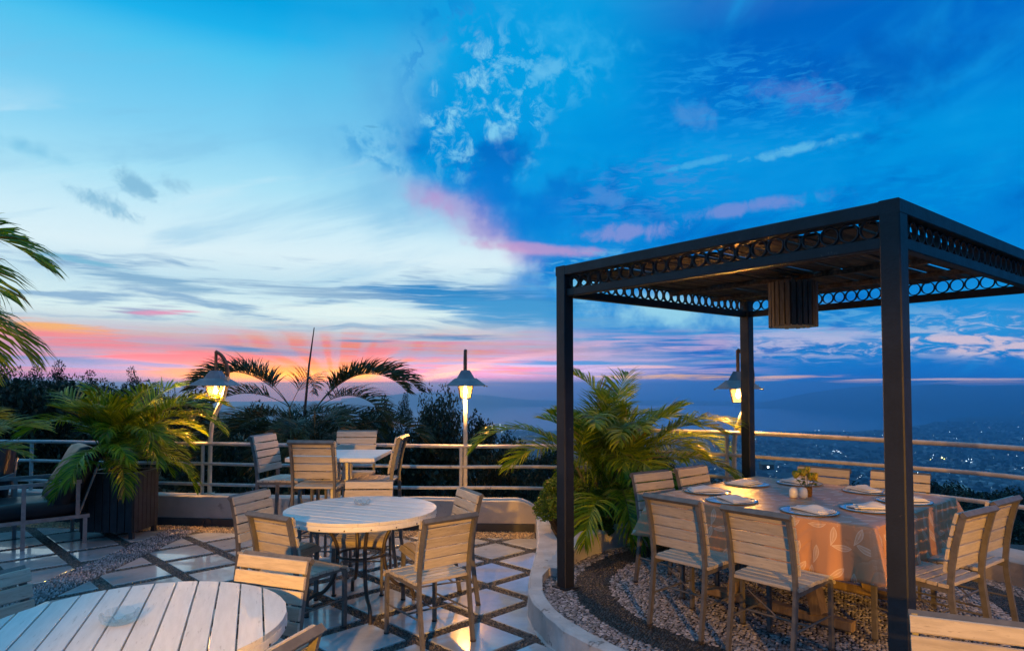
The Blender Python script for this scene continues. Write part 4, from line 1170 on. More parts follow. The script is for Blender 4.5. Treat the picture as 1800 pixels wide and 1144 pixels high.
# cloth
hs = 0.762; nper = 240
def cloth():
    vs, fs, uv = [], [], []
    per = []
    rc = 0.03
    for side in range(4):
        for i in range(nper // 4):
            s = -1 + 2 * i / (nper // 4)
            p = np.array([s, -1.0])
            for _ in range(side): p = np.array([-p[1], p[0]])
            per.append((p * hs, side, s))
    # top grid from concentric squares
    rings_top = [0.0, 0.25, 0.5, 0.75, 0.93, 0.985, 1.0]
    def dirn(p):
        m_ = np.array(p) / hs
        d = np.sign(m_) * np.abs(m_) ** 14
        return d / np.linalg.norm(d)
    for f in rings_top:
        for p, side, s in per:
            vs.append((p[0] * f, p[1] * f, (0.7362 + 0.0013 * math.sin(p[0] * 9 * f) * math.cos(p[1] * 8 * f)) - (0.004 if f == 1.0 else 0))); uv.append((p[0] * f, p[1] * f))
    # skirt
    levels = np.linspace(0.04, 1.0, 12)
    for k in levels:
        for i, (p, side, s) in enumerate(per):
            cor = max(0.0, (abs(s) - 0.80) / 0.20) if True else 0
            # corner weight: distance along the perimeter to the nearest corner
            dc = (1 - abs(s)) * hs
            cw = math.exp(-(dc / 0.13) ** 2)
            drop = (0.325 + 0.012 * math.sin(i * 0.19) - 0.045 * cw) * k
            d = dirn(p)
            wave = 0.016 * math.sin(i * 0.37 + side) + 0.010 * math.sin(i * 0.83 + 2 * side) + 0.006 * math.sin(i * 1.9 + side)
            fold = 0.12 * math.exp(-((dc - 0.0) / 0.045) ** 2) - 0.030 * math.exp(-((dc - 0.13) / 0.06) ** 2)
            out = (0.018 + wave + fold) * k ** 0.9 + 0.014 * k * k
            vs.append((p[0] + d[0] * out, p[1] + d[1] * out, 0.7335 - drop))
            dd = np.array([0, -1.0])
            for _ in range(side): dd = np.array([-dd[1], dd[0]])
            uv.append((p[0] + dd[0] * drop + 10 * side, p[1] + dd[1] * drop))
    nr = len(rings_top) + len(levels)
    for r_ in range(nr - 1):
        for i in range(nper):
            j = (i + 1) % nper
            if r_ == 0: fs.append((0, nper + i, nper + j)); continue
            fs.append((r_ * nper + i, (r_ + 1) * nper + i, (r_ + 1) * nper + j, r_ * nper + j))
    me = bpy.data.meshes.new('tablecloth'); me.from_pydata(vs, [], fs)
    ul = me.uv_layers.new(name='UVMap')
    li = np.zeros(len(me.loops), dtype=np.int32); me.loops.foreach_get('vertex_index', li)
    UV = np.array(uv)[li]
    # keep the print continuous across the edge of the top
    ul.data.foreach_set('uv', UV.astype(np.float32).ravel())
    return me
cme = cloth()
clo = link('tablecloth', cme, 'cloth', None, 60, loc=(*TC, ZP + 0.006), rot=(0, 0, TA))
sol = clo.modifiers.new('thickness', 'SOLIDIFY'); sol.thickness = 0.0022; sol.offset = 1
tag(clo, 'tan tablecloth printed with pale leaves over the square dining table', 'tablecloth')

# place settings
SEAT = [((1.519, 4.654), 'left front, before the second nearest chair', (0.76, 0.65)), ((1.885, 4.262), 'front, nearest the viewer', (0.76, 0.65)),
        ((1.467, 5.06), 'left corner beside the planter palm', (0.56, -0.83)), ((1.894, 5.42), 'back left before the rear post', (0.66, -0.75)),
        ((2.34, 5.47), 'far side behind the flowers', (-0.69, -0.72)), ((2.675, 5.06), 'far right side left of the thick post', (-0.64, -0.77)),
        ((2.31, 4.345), 'near corner touching the thick post', (-0.55, 0.83)), ((2.70, 4.63), 'right side, just right of the thick post', (-0.58, 0.81))]
ZT = ZP + 0.006 + 0.7362 + 0.0045
plate_me = MB().lathe([(0.150, 0.0), (0.166, 0.003), (0.1715, 0.006), (0.168, 0.0078), (0.15, 0.0075), (0.02, 0.0065)], 48).mesh('plate'); shade(plate_me, 40); plate_me.materials.append(MAT['plate'])
edge_me = MB().lathe([(0.1695, 0.0035), (0.1745, 0.0045), (0.1748, 0.0075), (0.170, 0.0085), (0.1685, 0.0079)], 48, cap0=False, cap1=False).mesh('edge'); shade(edge_me, 60); edge_me.materials.append(MAT['plate_edge'])
def napkin_mesh(seed):
    """folded cloth napkin: three soft layers narrowing to a point"""
    r_ = random.Random(seed); b_ = MB(); nx, ny = 12, 8
    for L_ in range(3):
        w0, w1, ln = 0.170 - 0.016 * L_, 0.090 - 0.010 * L_, 0.250 - 0.030 * L_
        off = len(b_.v); top = []
        for side in (0, 1):
            for j in range(ny + 1):
                v = j / ny
                for i in range(nx + 1):
                    u = i / nx
                    w = w0 + (w1 - w0) * u
                    x = -0.125 + 0.012 * L_ + ln * u + 0.006 * math.sin(v * 5 + seed + L_)
                    y = (v - 0.5) * w + 0.010 * u * (1 if L_ % 2 else -1)
                    arch = 0.017 * math.sin(math.pi * min(1, u * 1.15)) * (1 - (2 * v - 1) ** 2) * (0.6 + 0.25 * L_)
                    z = 0.0005 + 0.0062 * L_ + arch + 0.003 * math.sin(u * 9 + L_ * 2) * math.sin(v * 3.1)
                    b_.v.append((x, y, max(0.0003 + 0.0062 * L_, z) + (0.0052 if side else 0)))
        n_ = (nx + 1) * (ny + 1)
        for side in (0, 1):
            for j in range(ny):
                for i in range(nx):
                    a = off + side * n_ + j * (nx + 1) + i
                    q = (a, a + 1, a + nx + 2, a + nx + 1)
                    b_.f.append(q if side else q[::-1])
        bd = [i for i in range(nx + 1)] + [(j + 1) * (nx + 1) - 1 for j in range(1, ny + 1)] + [ny * (nx + 1) + i for i in range(nx - 1, -1, -1)] + [j * (nx + 1) for j in range(ny - 1, 0, -1)]
        for k in range(len(bd)):
            a, c = off + bd[k], off + bd[(k + 1) % len(bd)]
            b_.f.append((a, c, c + n_, a + n_))
    me = b_.mesh('napkin'); shade(me, 50); me.materials.append(MAT['napkin'])
    return me
NAP = [napkin_mesh(s) for s in (1, 2, 3)]
def cutlery(fork):
    b_ = MB()
    prof = [(-0.095, 0.0055), (-0.06, 0.0045), (-0.01, 0.0028), (0.03, 0.003)] + ([(0.045, 0.008), (0.055, 0.0105)] if fork else [(0.05, 0.0075), (0.08, 0.0085), (0.102, 0.002)])
    for x, w in prof:
        z = 0.0035 + (0.003 * math.sin((x + 0.1) * 16) if fork else 0.0)
        b_.v.extend([(x, -w, z), (x, w, z), (x, w, z + 0.0018), (x, -w, z + 0.0018)])
    k = len(prof)
    for i in range(k - 1):
        for j in range(4):
            q = (j + 1) % 4
            b_.f.append((i * 4 + j, i * 4 + q, (i + 1) * 4 + q, (i + 1) * 4 + j))
    b_.f.append((3, 2, 1, 0)); b_.f.append(tuple((k - 1) * 4 + j for j in range(4)))
    if fork:
        for s in (-0.0088, -0.003, 0.003, 0.0088): b_.box(0.074, s, 0.0075, 0.042, 0.0028, 0.0018)
    me = b_.mesh('fork' if fork else 'knife'); me.materials.append(MAT['steel'])
    return me
fork_me, knife_me = cutlery(True), cutlery(False)
for k, ((x, y), where, (fx, fy)) in enumerate(SEAT):
    p = thing('glass_plate', 'round glass charger plate with dark green edge, ' + where, 'plate', (x, y, ZT), 0, 'glass plates on the dining table')
    link('plate_disc', plate_me, None, p); link('plate_edge', edge_me, None, p)
    a0 = math.atan2(fy, fx)
    sx_, sy_ = math.cos(a0 - math.pi / 2), math.sin(a0 - math.pi / 2)
    tag(link('napkin', NAP[k % 3], None, loc=(x + 0.01 * sx_, y + 0.01 * sy_, ZT + 0.0098), rot=(0, 0, a0 + rnd.uniform(0.6, 1.5))), 'folded white napkin on the plate at the ' + where, 'napkin', 'folded napkins')
    tag(link('fork', fork_me, None, loc=(x - 0.105 * sx_, y - 0.105 * sy_, ZT + 0.006), rot=(0, 0, a0 + rnd.uniform(-0.15, 0.25))), 'steel fork on the plate at the ' + where, 'fork', 'forks')
    tag(link('knife', knife_me, None, loc=(x + 0.115 * sx_, y + 0.115 * sy_, ZT + 0.006), rot=(0, 0, a0 + rnd.uniform(-0.25, 0.15))), 'steel knife on the plate at the ' + where, 'knife', 'knives')
# shakers, amber glass with flowers
shk = MB().lathe([(0.022, 0), (0.0285, 0.004), (0.0305, 0.025), (0.029, 0.05), (0.024, 0.066), (0.012, 0.074), (0.002, 0.076)], 24)
sh_me = shk.mesh('body'); shade(sh_me, 60); sh_me.materials.append(MAT['ceramic'])
for i, (x, y, lb) in enumerate(((2.012, 4.805, 'left white ceramic shaker in front of the yellow flowers'), (2.075, 4.79, 'right white ceramic shaker beside the amber glass'))):
    s_ = thing('shaker', lb, 'shaker', (x, y, ZT - 0.002), 0, 'ceramic shakers')
    link('body', sh_me, None, s_)
    MB().lathe([(0.0015, 0), (0.0015, 0.0006)], 6).lathe([(0.0015, 0), (0.0015, 0.0006)], 6, (0.005, 0.003, -0.001)).lathe([(0.0015, 0), (0.0015, 0.0006)], 6, (-0.005, 0.003, -0.001)).build('pouring_holes', 'bolt', s_, loc=(0, 0, 0.0762))
vz = thing('flower_glass', 'small amber glass holding yellow roses, centre of the dining table', 'vase', (2.135, 4.855, ZT - 0.002))
MB().lathe([(0.026, 0), (0.031, 0.004), (0.034, 0.068), (0.0315, 0.068), (0.029, 0.008), (0.002, 0.007)], 28).build('glass', 'amber', vz, smooth=40)
fb = thing('flower_bunch', 'bunch of yellow roses with green leaves in the amber glass', 'flowers', (2.135, 4.855, ZT + 0.012))
heads = [(-0.085, -0.01, 0.130), (-0.040, -0.035, 0.148), (0.002, 0.01, 0.160), (0.040, -0.035, 0.122), (-0.015, 0.06, 0.138), (0.065, 0.02, 0.112), (-0.065, 0.05, 0.128), (0.0, -0.055, 0.125)]
for x, y, z in heads:
    MB().tube([(x * 0.15, y * 0.15, 0.0), (x * 0.6, y * 0.6, z * 0.6), (x, y, z - 0.012)], 0.0022, 6).build('stalk', 'palm_stem', fb, smooth=60)
    h = MB().lathe([(0.004, -0.014), (0.014, -0.008), (0.0215, 0.006), (0.022, 0.018), (0.018, 0.030), (0.009, 0.037), (0.003, 0.034)], 15)
    tx, ty = rnd.uniform(-0.35, 0.35), rnd.uniform(-0.35, 0.35)
    for i_, (px_, py_, pz_) in enumerate(h.v):
        lob = 1 + 0.16 * math.cos(5 * math.atan2(py_, px_)) * (0.4 + max(0, pz_) / 0.03)
        px_, py_ = px_ * lob, py_ * lob
        h.v[i_] = (x + px_ + tx * pz_, y + py_ + ty * pz_, z + pz_ * (1 + 0.12 * math.cos(5 * math.atan2(py_, px_) + 1)))
    h.build('bloom', 'petal', fb, smooth=80)
lv = MB()
for q in range(18):
    a, rr, zz_ = rnd.uniform(0, 6.28), rnd.uniform(0.01, 0.05), rnd.uniform(0.07, 0.105)
    cx_, cy2 = rr * math.cos(a), rr * math.sin(a); ca, sa_ = math.cos(a), math.sin(a); l_ = rnd.uniform(0.025, 0.04)
    lv.raw([(cx_, cy2, zz_), (cx_ + l_ * .5 * ca - .012 * sa_, cy2 + l_ * .5 * sa_ + .012 * ca, zz_ + .008), (cx_ + l_ * ca, cy2 + l_ * sa_, zz_ - .004), (cx_ + l_ * .5 * ca + .012 * sa_, cy2 + l_ * .5 * sa_ - .012 * ca, zz_ + .008)], [(0, 1, 2), (0, 2, 3)])
lv.build('leaves', 'hedge_leaf', fb)

# ================================================================== PLANTER BOX
bx = thing('planter_box', 'square dark slatted planter box holding the areca palm on the left', 'planter', (-4.43, 7.60, 0.013), R(-3))
hw, hd = 0.30, 0.235
for sy_ in (-1, 1):
    for k in range(7):
        MB().box(0, 0, 0, 0.076, 0.016, 0.62, ch=0.002).build('slat', 'cane', bx, loc=(-hw + 0.043 + 0.0857 * k, sy_ * hd, 0.385))
for sx_ in (-1, 1):
    for k in range(6):
        MB().box(0, 0, 0, 0.016, 0.070, 0.62, ch=0.002).build('slat', 'cane', bx, loc=(sx_ * (hw + 0.002), -hd + 0.045 + 0.076 * k, 0.385))
for sx_ in (-1, 1):
    for sy_ in (-1, 1):
        MB().box(sx_ * (hw - 0.028), sy_ * (hd - 0.030), 0.34, 0.045, 0.045, 0.68).build('leg', 'cane', bx)
    MB().box(sx_ * (hw - 0.008), 0, 0.708, 0.055, 2 * hd + 0.045, 0.022).build('top_rail', 'cane', bx)
    MB().box(0, sx_ * (hd - 0.002), 0.7075, 2 * hw - 0.072, 0.045, 0.021).build('top_rail', 'cane', bx)
MB().box(0, 0, 0.36, 2 * hw - 0.04, 2 * hd - 0.04, 0.52).build('liner', 'skirting', bx)
MB().box(0, 0, 0.635, 2 * hw - 0.05, 2 * hd - 0.05, 0.03).build('soil', 'soil', bx)

# ================================================================== ARMCHAIRS
def cushion(w, d, h, seed, n=14, puffy=0.35):
    """soft rectangular cushion centred on the origin, w x d x h"""
    b_ = MB()
    for s in (-1, 1):
        for j in range(n + 1):
            for i in range(n + 1):
                u, v = 2 * i / n - 1, 2 * j / n - 1
                e = (1 - abs(u) ** 5) * (1 - abs(v) ** 5)
                z = s * (h / 2) * (0.42 + 0.58 * max(0, e) ** puffy) + 0.006 * math.sin(u * 4 + seed) * math.sin(v * 5 + seed)
                ru = w / 2 * u * (1 - 0.035 * v * v); rv = d / 2 * v * (1 - 0.035 * u * u)
                b_.v.append((ru, rv, z))
    m_ = (n + 1) ** 2
    for s in (0, 1):
        for j in range(n):
            for i in range(n):
                a = s * m_ + j * (n + 1) + i; q = (a, a + 1, a + n + 2, a + n + 1)
                b_.f.append(q if s else q[::-1])
    bd = list(range(n + 1)) + [(j + 1) * (n + 1) - 1 for j in range(1, n + 1)] + [n * (n + 1) + i for i in range(n - 1, -1, -1)] + [j * (n + 1) for j in range(n - 1, 0, -1)]
    for k in range(len(bd)):
        a, c = bd[k], bd[(k + 1) % len(bd)]
        b_.f.append((a, c, c + m_, a + m_))
    return b_
def make_armchair(label, loc, rz):
    """front faces local -Y"""
    t_ = thing('lounge_armchair', label, 'armchair', loc, rz, 'lounge armchairs with black cushions')
    sec = [(-0.009, -0.019), (0.009, -0.019), (0.009, 0.019), (-0.009, 0.019)]
    for s in (-1, 1):
        x = s * 0.37
        MB().tube([(x, -0.46, 0.655), (x, 0.36, 0.655)], 0, sec=sec).build('arm_rail', 'arm_tube', t_)
        MB().tube([(x, -0.46, 0.285), (x, 0.44, 0.285)], 0, sec=sec).build('side_rail', 'arm_tube', t_)
        MB().tube([(x, -0.14, 0.0), (x, -0.14, 0.645)], 0, sec=sec).build('leg', 'arm_tube', t_)
        MB().tube([(x, 0.40, 0.0), (x, 0.40, 0.28)], 0, sec=sec).build('leg', 'arm_tube', t_)
        MB().tube([(x, 0.33, 0.295), (x, 0.33, 0.645)], 0, sec=sec).build('arm_post', 'arm_tube', t_)
        MB().tube([(x - s * 0.02, 0.34, 0.29), (x - s * 0.02, 0.52, 0.83)], 0.012, 8).build('back_upright', 'arm_tube', t_, smooth=60)
    MB().box(0, 0.0, 0.283, 0.72, 0.86, 0.02).build('seat_frame', 'arm_tube', t_)
    cushion(0.72, 0.86, 0.19, 1).build('seat_cushion', 'leather', t_, smooth=60, loc=(0, -0.02, 0.375))
    cushion(0.72, 0.70, 0.26, 4).build('back_cushion', 'leather', t_, smooth=60, loc=(0, 0.32, 0.69), rot=(R(62), 0, 0))
    return t_
A1 = make_armchair('black cushioned metal armchair beside the slatted planter box', (-5.12, 7.22, 0.013), R(-45))
A1.rotation_euler = (0, 0, R(-48))
dup(A1, (-5.95, 7.25, 0.013), R(20), 'black cushioned armchair cut off by the left edge of the picture')
# ================================================================== PALMS
def frond_mesh(name, L, e0, e1, pairs, ll, w, seed, mat, droop=0.35, vup=0.35, bare=0.22, curl=0.0, sweep=(58, 24), ragged=0.12, stem=0.008):
    """one pinnate palm leaf; grows from the origin towards +Y, elevation e0 at the base to e1 at the tip"""
    r_ = random.Random(seed); b_ = MB()
    n = 14; pts = [Vector((0, 0, 0))]; dirs = []
    for i in range(n):
        t_ = (i + 0.5) / n
        e = R(e0 + (e1 - e0) * (t_ ** 1.35)); c = R(curl * t_)
        d = Vector((math.sin(c) * math.cos(e), math.cos(c) * math.cos(e), math.sin(e)))
        dirs.append(d); pts.append(pts[-1] + d * (L / n))
    b_.tube(pts, [stem * (1 - 0.8 * i / n) for i in range(n + 1)], 5)
    for k in range(pairs):
        t_ = bare + (1 - bare) * (k + 0.5) / pairs
        f = t_ * n; i = min(n - 1, int(f)); p = pts[i].lerp(pts[i + 1], f - i); d = dirs[i]
        side = d.cross(Vector((0, 0, 1)))
        if side.length < 1e-3: side = Vector((1, 0, 0))
        side.normalize(); up = side.cross(d)
        u = (t_ - bare) / (1 - bare)
        l0 = ll * (0.55 + 0.45 * math.sin(math.pi * min(1, 0.18 + 0.75 * u))) * (1 - 0.45 * max(0, u - 0.75) / 0.25)
        for s in (-1, 1):
            if r_.random() < ragged * 0.5: continue
            l_ = l0 * r_.uniform(0.85, 1.1); sw = R(sweep[0] + (sweep[1] - sweep[0]) * u + r_.gauss(0, 5))
            v = vup * r_.uniform(0.6, 1.3)
            g = (d * math.cos(sw) + side * (s * math.sin(sw)) + up * v).normalized()
            wd = w * r_.uniform(0.8, 1.15)
            q = [p.copy()]; gg = g.copy()
            for m_ in range(3):
                gg = (gg + Vector((0, 0, -droop * r_.uniform(0.6, 1.4) * (m_ + 0.4) * 0.45))).normalized()
                q.append(q[-1] + gg * (l_ / 3))
            flat = (d - g * d.dot(g)).normalized()
            vs = [q[0] - flat * wd * 0.25, q[0] + flat * wd * 0.25, q[1] - flat * wd * 0.5, q[1] + flat * wd * 0.5, q[2] - flat * wd * 0.38, q[2] + flat * wd * 0.38, q[3]]
            b_.raw(vs, [(0, 1, 3, 2), (2, 3, 5, 4), (4, 5, 6)])
    me = b_.mesh('frond')
    me.materials.append(MAT[mat])
    return me
def fset(mat, L, ll, w, seed, pairs=34):
    return [frond_mesh('frond', L * 0.9, 82, 10, pairs, ll, w, seed, mat, 0.26),
            frond_mesh('frond', L * 1.1, 70, -28, pairs, ll, w, seed + 1, mat, 0.32, curl=12),
            frond_mesh('frond', L * 1.12, 56, -52, pairs, ll, w, seed + 2, mat, 0.42, curl=-14),
            frond_mesh('frond', L * 1.0, 34, -66, pairs, ll, w, seed + 3, mat, 0.5, curl=10),
            frond_mesh('frond', L * 0.85, 15, -78, pairs, ll * 0.9, w, seed + 4, mat, 0.55)]
FS = fset('palm_leaf', 1.08, 0.34, 0.0165, 20, 46)
FD = [frond_mesh('frond', 1.9 * l_, e0, e1, 64, 0.52, 0.020, 40 + k_, 'palm_leaf_dark', dr, vup=0.75) for k_, (l_, e0, e1, dr) in enumerate(((0.9, 82, 10, 0.2), (1.1, 70, -28, 0.25), (1.12, 56, -52, 0.3), (1.0, 34, -66, 0.4), (0.85, 15, -78, 0.5)))]
FL_ = fset('palm_leaf_light', 1.0, 0.38, 0.020, 60, 34)
FB = fset('palm_leaf', 1.7, 0.60, 0.022, 80, 52)
def palm(label, loc, group, stems, fronds, fs):
    """stems: (x, y, height, lean_x, lean_y); fronds: (stem index, variant, azimuth deg clockwise from +Y, scale, tilt, z fraction)"""
    t_ = thing('palm', label, 'palm', loc, 0, group)
    tops = []
    for x, y, h, lx, ly in stems:
        pts = [(x + lx * k * k, y + ly * k * k, h * k) for k in np.linspace(0, 1, 6)]
        MB().tube(pts, [0.026 - 0.012 * k for k in np.linspace(0, 1, 6)], 8).build('stem', 'palm_stem', t_, smooth=60)
        tops.append((x, y, h, lx, ly))
    for si, va, az, sc, tilt, zf in fronds:
        x, y, h, lx, ly = tops[si]
        o = link('frond', fs[va], None, t_, loc=(x + lx * zf * zf, y + ly * zf * zf, h * zf))
        o.rotation_euler = (R(tilt), R(rnd.gauss(0, 7)), R(-az)); o.scale = (sc, sc, sc)
    return t_
def auto(ns, n, seed, sc=(0.8, 1.05), zr=(0.45, 1.0), keep=None):
    r_ = random.Random(seed); out = []
    for k in range(n):
        zf = r_.uniform(*zr); va = min(4, int((1 - (zf - zr[0]) / (zr[1] - zr[0])) * 3.2 + r_.uniform(0, 1.6)))
        az = (360 * k * 0.382 + r_.uniform(-18, 18)) % 360
        if keep and keep[0] < az < keep[1]: va = 0      # no hanging fronds on this side
        out.append((r_.randrange(ns), va, az, r_.uniform(*sc), r_.gauss(0, 7), zf))
    return out
GP = 'areca palms on the terrace'
st1 = [(0.0, 0.02, 0.30, 0.02, 0.02), (0.10, -0.06, 0.36, 0.06, -0.04), (-0.12, 0.0, 0.26, -0.06, -0.02), (0.02, -0.10, 0.22, 0.0, -0.06), (-0.05, 0.1, 0.34, -0.03, 0.04)]
palm('bushy areca palm in the dark slatted planter box on the left', (-4.43, 7.58, 0.64), GP, st1,
     auto(5, 46, 5, (0.74, 0.96), (0.5, 1.0), (200, 330)) + [(0, 0, 20, 1.15, -6, 1), (2, 0, 300, 1.12, -8, 1), (4, 0, 120, 1.1, -8, 1), (1, 1, 95, 1.0, -8, 1)] + [(1, 2, 95, 1.0, 0, 1), (2, 2, -80, 1.0, 0, 1), (0, 0, 200, 1.02, 0, 1), (3, 3, 170, 0.95, 0, 1), (3, 4, 140, 0.9, 0, 1), (1, 1, 60, 1.05, -5, 1)], FS)
st2 = [(0.0, 0.0, 0.80, 0.05, 0.0), (0.14, -0.12, 0.70, 0.16, -0.05), (-0.18, -0.06, 0.62, -0.18, -0.02), (0.04, -0.22, 0.42, 0.02, -0.10), (0.20, 0.10, 0.66, 0.12, 0.06), (-0.10, 0.16, 0.70, -0.06, 0.05)]
palm('large areca palm growing in the white planter bed beside the pergola', (1.02, 6.95, 0.24), GP, st2,
     auto(6, 60, 9, (0.88, 1.14), (0.20, 1.0), (215, 320)) + [(2, 2, -92, 1.05, 0, 1), (1, 2, 92, 1.08, 0, 1), (4, 2, 80, 1.12, -4, 0.8), (1, 3, 100, 1.1, 4, 0.75), (0, 0, 30, 1.05, 4, 1), (3, 4, 185, 1.0, 0, 1), (3, 3, 165, 1.05, 0, 1), (0, 1, 15, 1.05, 0, 1)], FS)
palm('tall palm at the left edge with long fronds hanging in at the top', (-5.22, 4.75, 0.013), GP, [(0, 0, 2.18, 0.08, 0.0)],
     [(0, 2, 82, 1.0, 4, 1), (0, 3, 100, 1.0, 8, 1), (0, 1, 60, 0.9, -4, 1), (0, 3, 60, 0.95, 0, 0.97), (0, 2, 120, 0.9, 0, 0.98), (0, 1, -60, 1.0, 0, 1), (0, 2, 180, 1.0, 0, 1), (0, 2, -120, 1.0, 0, 1), (0, 0, 20, 0.9, 0, 1), (0, 2, 98, 0.95, -6, 1), (0, 3, 85, 0.95, 2, 0.95), (0, 1, 88, 0.85, 6, 1), (0, 4, 95, 0.9, 0, 0.98), (0, 3, 75, 0.85, 0, 0.9)], FB)
palm('young palm with pale yellow-green fronds at the left edge', (-4.80, 5.35, 0.013), GP, [(0, 0, 0.95, 0.03, 0), (0.08, 0.05, 0.82, 0.05, 0.02)],
     [(0, 1, 70, 0.85, 10, 1), (0, 1, 92, 0.80, 14, 1), (1, 1, 108, 0.85, 8, 1), (1, 2, 84, 0.75, 12, 1), (0, 2, 118, 0.75, 10, 1), (1, 1, 50, 0.9, 6, 1), (0, 0, 90, 0.8, 0, 1), (0, 1, 150, 0.9, 0, 1), (0, 2, -70, 0.9, 0, 1), (1, 0, 110, 0.85, 6, 0.95)], FL_)
GB2 = 'dark palms behind the railing'
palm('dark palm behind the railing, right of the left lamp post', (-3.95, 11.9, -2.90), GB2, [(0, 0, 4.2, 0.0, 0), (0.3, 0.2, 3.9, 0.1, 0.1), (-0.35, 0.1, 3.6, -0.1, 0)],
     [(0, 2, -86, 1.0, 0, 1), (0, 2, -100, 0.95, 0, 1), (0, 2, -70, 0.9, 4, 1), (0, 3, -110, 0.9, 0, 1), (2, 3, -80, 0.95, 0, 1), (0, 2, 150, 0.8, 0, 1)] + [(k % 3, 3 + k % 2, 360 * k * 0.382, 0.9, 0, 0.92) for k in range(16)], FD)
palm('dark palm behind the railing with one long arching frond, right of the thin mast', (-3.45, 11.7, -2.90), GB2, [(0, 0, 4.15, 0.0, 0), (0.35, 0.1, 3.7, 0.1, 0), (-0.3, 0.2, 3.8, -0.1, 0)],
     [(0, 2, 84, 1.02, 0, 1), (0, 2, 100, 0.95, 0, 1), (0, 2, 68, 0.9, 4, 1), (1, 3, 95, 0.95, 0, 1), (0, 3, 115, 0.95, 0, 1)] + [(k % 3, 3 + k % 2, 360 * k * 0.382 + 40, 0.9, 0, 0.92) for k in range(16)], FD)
m_ = thing('antenna_mast', 'thin dark mast rising between the two dark palms', 'mast', (-4.35, 14.0, -3.5))
MB().tube([(0, 0, 0), (0.0, 0, 4.5), (0.09, 0, 5.6), (0.19, 0, 6.4)], [0.035, 0.03, 0.022, 0.010], 8).build('mast_pole', 'ring', m_, smooth=60)

# ================================================================== SHRUBS AND TREES
def leaf_cloud(name, centers, radii, per, size, mat, seed, parent=None, flat=0.8, kind=None):
    """leaf clumps: many small leaf-shaped faces through the volume of each clump"""
    g = np.random.default_rng(seed)
    C_, R_ = np.asarray(centers, float), np.asarray(radii, float)
    k = len(C_)
    d = g.normal(size=(k, per, 3)); d /= np.linalg.norm(d, axis=2, keepdims=True)
    rad = R_[:, None, None] * (g.uniform(0.15, 1.0, (k, per, 1)) ** 0.45)
    P = (C_[:, None, :] + d * rad * np.array([1, 1, flat])).reshape(-1, 3)
    n = len(P)
    a = g.normal(size=(n, 3)); a[:, 2] *= 0.6; a /= np.linalg.norm(a, axis=1, keepdims=True)
    b_ = g.normal(size=(n, 3)); b_ -= a * (a * b_).sum(1, keepdims=True); b_ /= np.linalg.norm(b_, axis=1, keepdims=True)
    s = size * g.uniform(0.6, 1.3, (n, 1))
    V = np.stack([P - a * s, P + b_ * s * 0.42, P + a * s, P - b_ * s * 0.42], 1).reshape(-1, 3)
    F = np.arange(n * 4).reshape(n, 4)
    me = np_mesh(name, V, F, 4)
    return link(name, me, mat, parent, 0, kind)
def tree_mesh_parts(seed, h, cw, open_=0.5, leaf=0.16, per=70, clumps=46, low=0.35, full=0.6):
    r_ = random.Random(seed)
    cs, rs, limbs = [], [], MB()
    trunk = MB(); tp = []
    lean = (r_.uniform(-0.08, 0.08) * h, r_.uniform(-0.08, 0.08) * h)
    for i in range(8):
        k = i / 7; tp.append((lean[0] * k * k + 0.05 * math.sin(k * 5), lean[1] * k * k, h * 0.86 * k))
    trunk.tube(tp, [max(0.03, h * 0.022 * (1 - 0.85 * i / 7)) for i in range(8)], 7)
    for q in range(clumps):
        zf = low + (1 - low) * (q + r_.random()) / clumps
        prof = math.sin(math.pi * min(1, 0.12 + 0.86 * (zf - low) / (1 - low))) ** full
        a = q * 2.4 + r_.uniform(-0.5, 0.5); rr = cw / 2 * prof * r_.uniform(0.35, 1.0)
        base = tp[min(7, int(zf * 7))]
        c = (lean[0] * zf * zf + rr * math.cos(a), lean[1] * zf * zf + rr * math.sin(a), h * zf * r_.uniform(0.95, 1.02))
        cs.append(c); rs.append(cw * r_.uniform(0.09, 0.17))
        if q % 2 == 0:
            b0 = tp[max(1, min(6, int(zf * 7 * 0.75)))]
            limbs.tube([b0, ((b0[0] + c[0]) / 2, (b0[1] + c[1]) / 2, b0[2] * 0.45 + c[2] * 0.55 - 0.02 * h), c], [h * 0.008, h * 0.005, h * 0.002], 5)
    tm = trunk.mesh('trunk'); tm.materials.append(MAT['bark']); shade(tm, 60)
    lm = limbs.mesh('limbs'); lm.materials.append(MAT['bark'])
    return tm, lm, cs, rs, per, leaf, seed
TREES = {}
def tree_kind(key, seed, h, cw, mat, **kw):
    tm, lm, cs, rs, per, leaf, sd = tree_mesh_parts(seed, h, cw, **kw)
    g = leaf_cloud('crown', cs, rs, per, leaf, mat, sd)
    cm = g.data; bpy.data.objects.remove(g)
    co = np.zeros(len(cm.vertices) * 3, dtype=np.float32); cm.vertices.foreach_get('co', co); co = co.reshape(-1, 3)
    TREES[key] = (tm, lm, cm, float(np.percentile(co[:, 2], 99.7)), cw)
tree_kind('gum', 3, 10.0, 4.2, 'tree_leaf', leaf=0.085, per=190, clumps=54, low=0.35)
tree_kind('gum2', 8, 10.0, 5.4, 'tree_leaf', leaf=0.095, per=210, clumps=60, low=0.2)
tree_kind('fig', 5, 8.0, 7.0, 'tree_leaf_warm', leaf=0.11, per=170, clumps=120, low=0.30, full=0.38)
tree_kind('round', 12, 8.0, 7.5, 'tree_leaf', leaf=0.15, per=220, clumps=80, low=0.1, full=0.4)
tree_kind('cone', 14, 9.0, 5.0, 'tree_leaf', leaf=0.13, per=150, clumps=56, low=0.15)
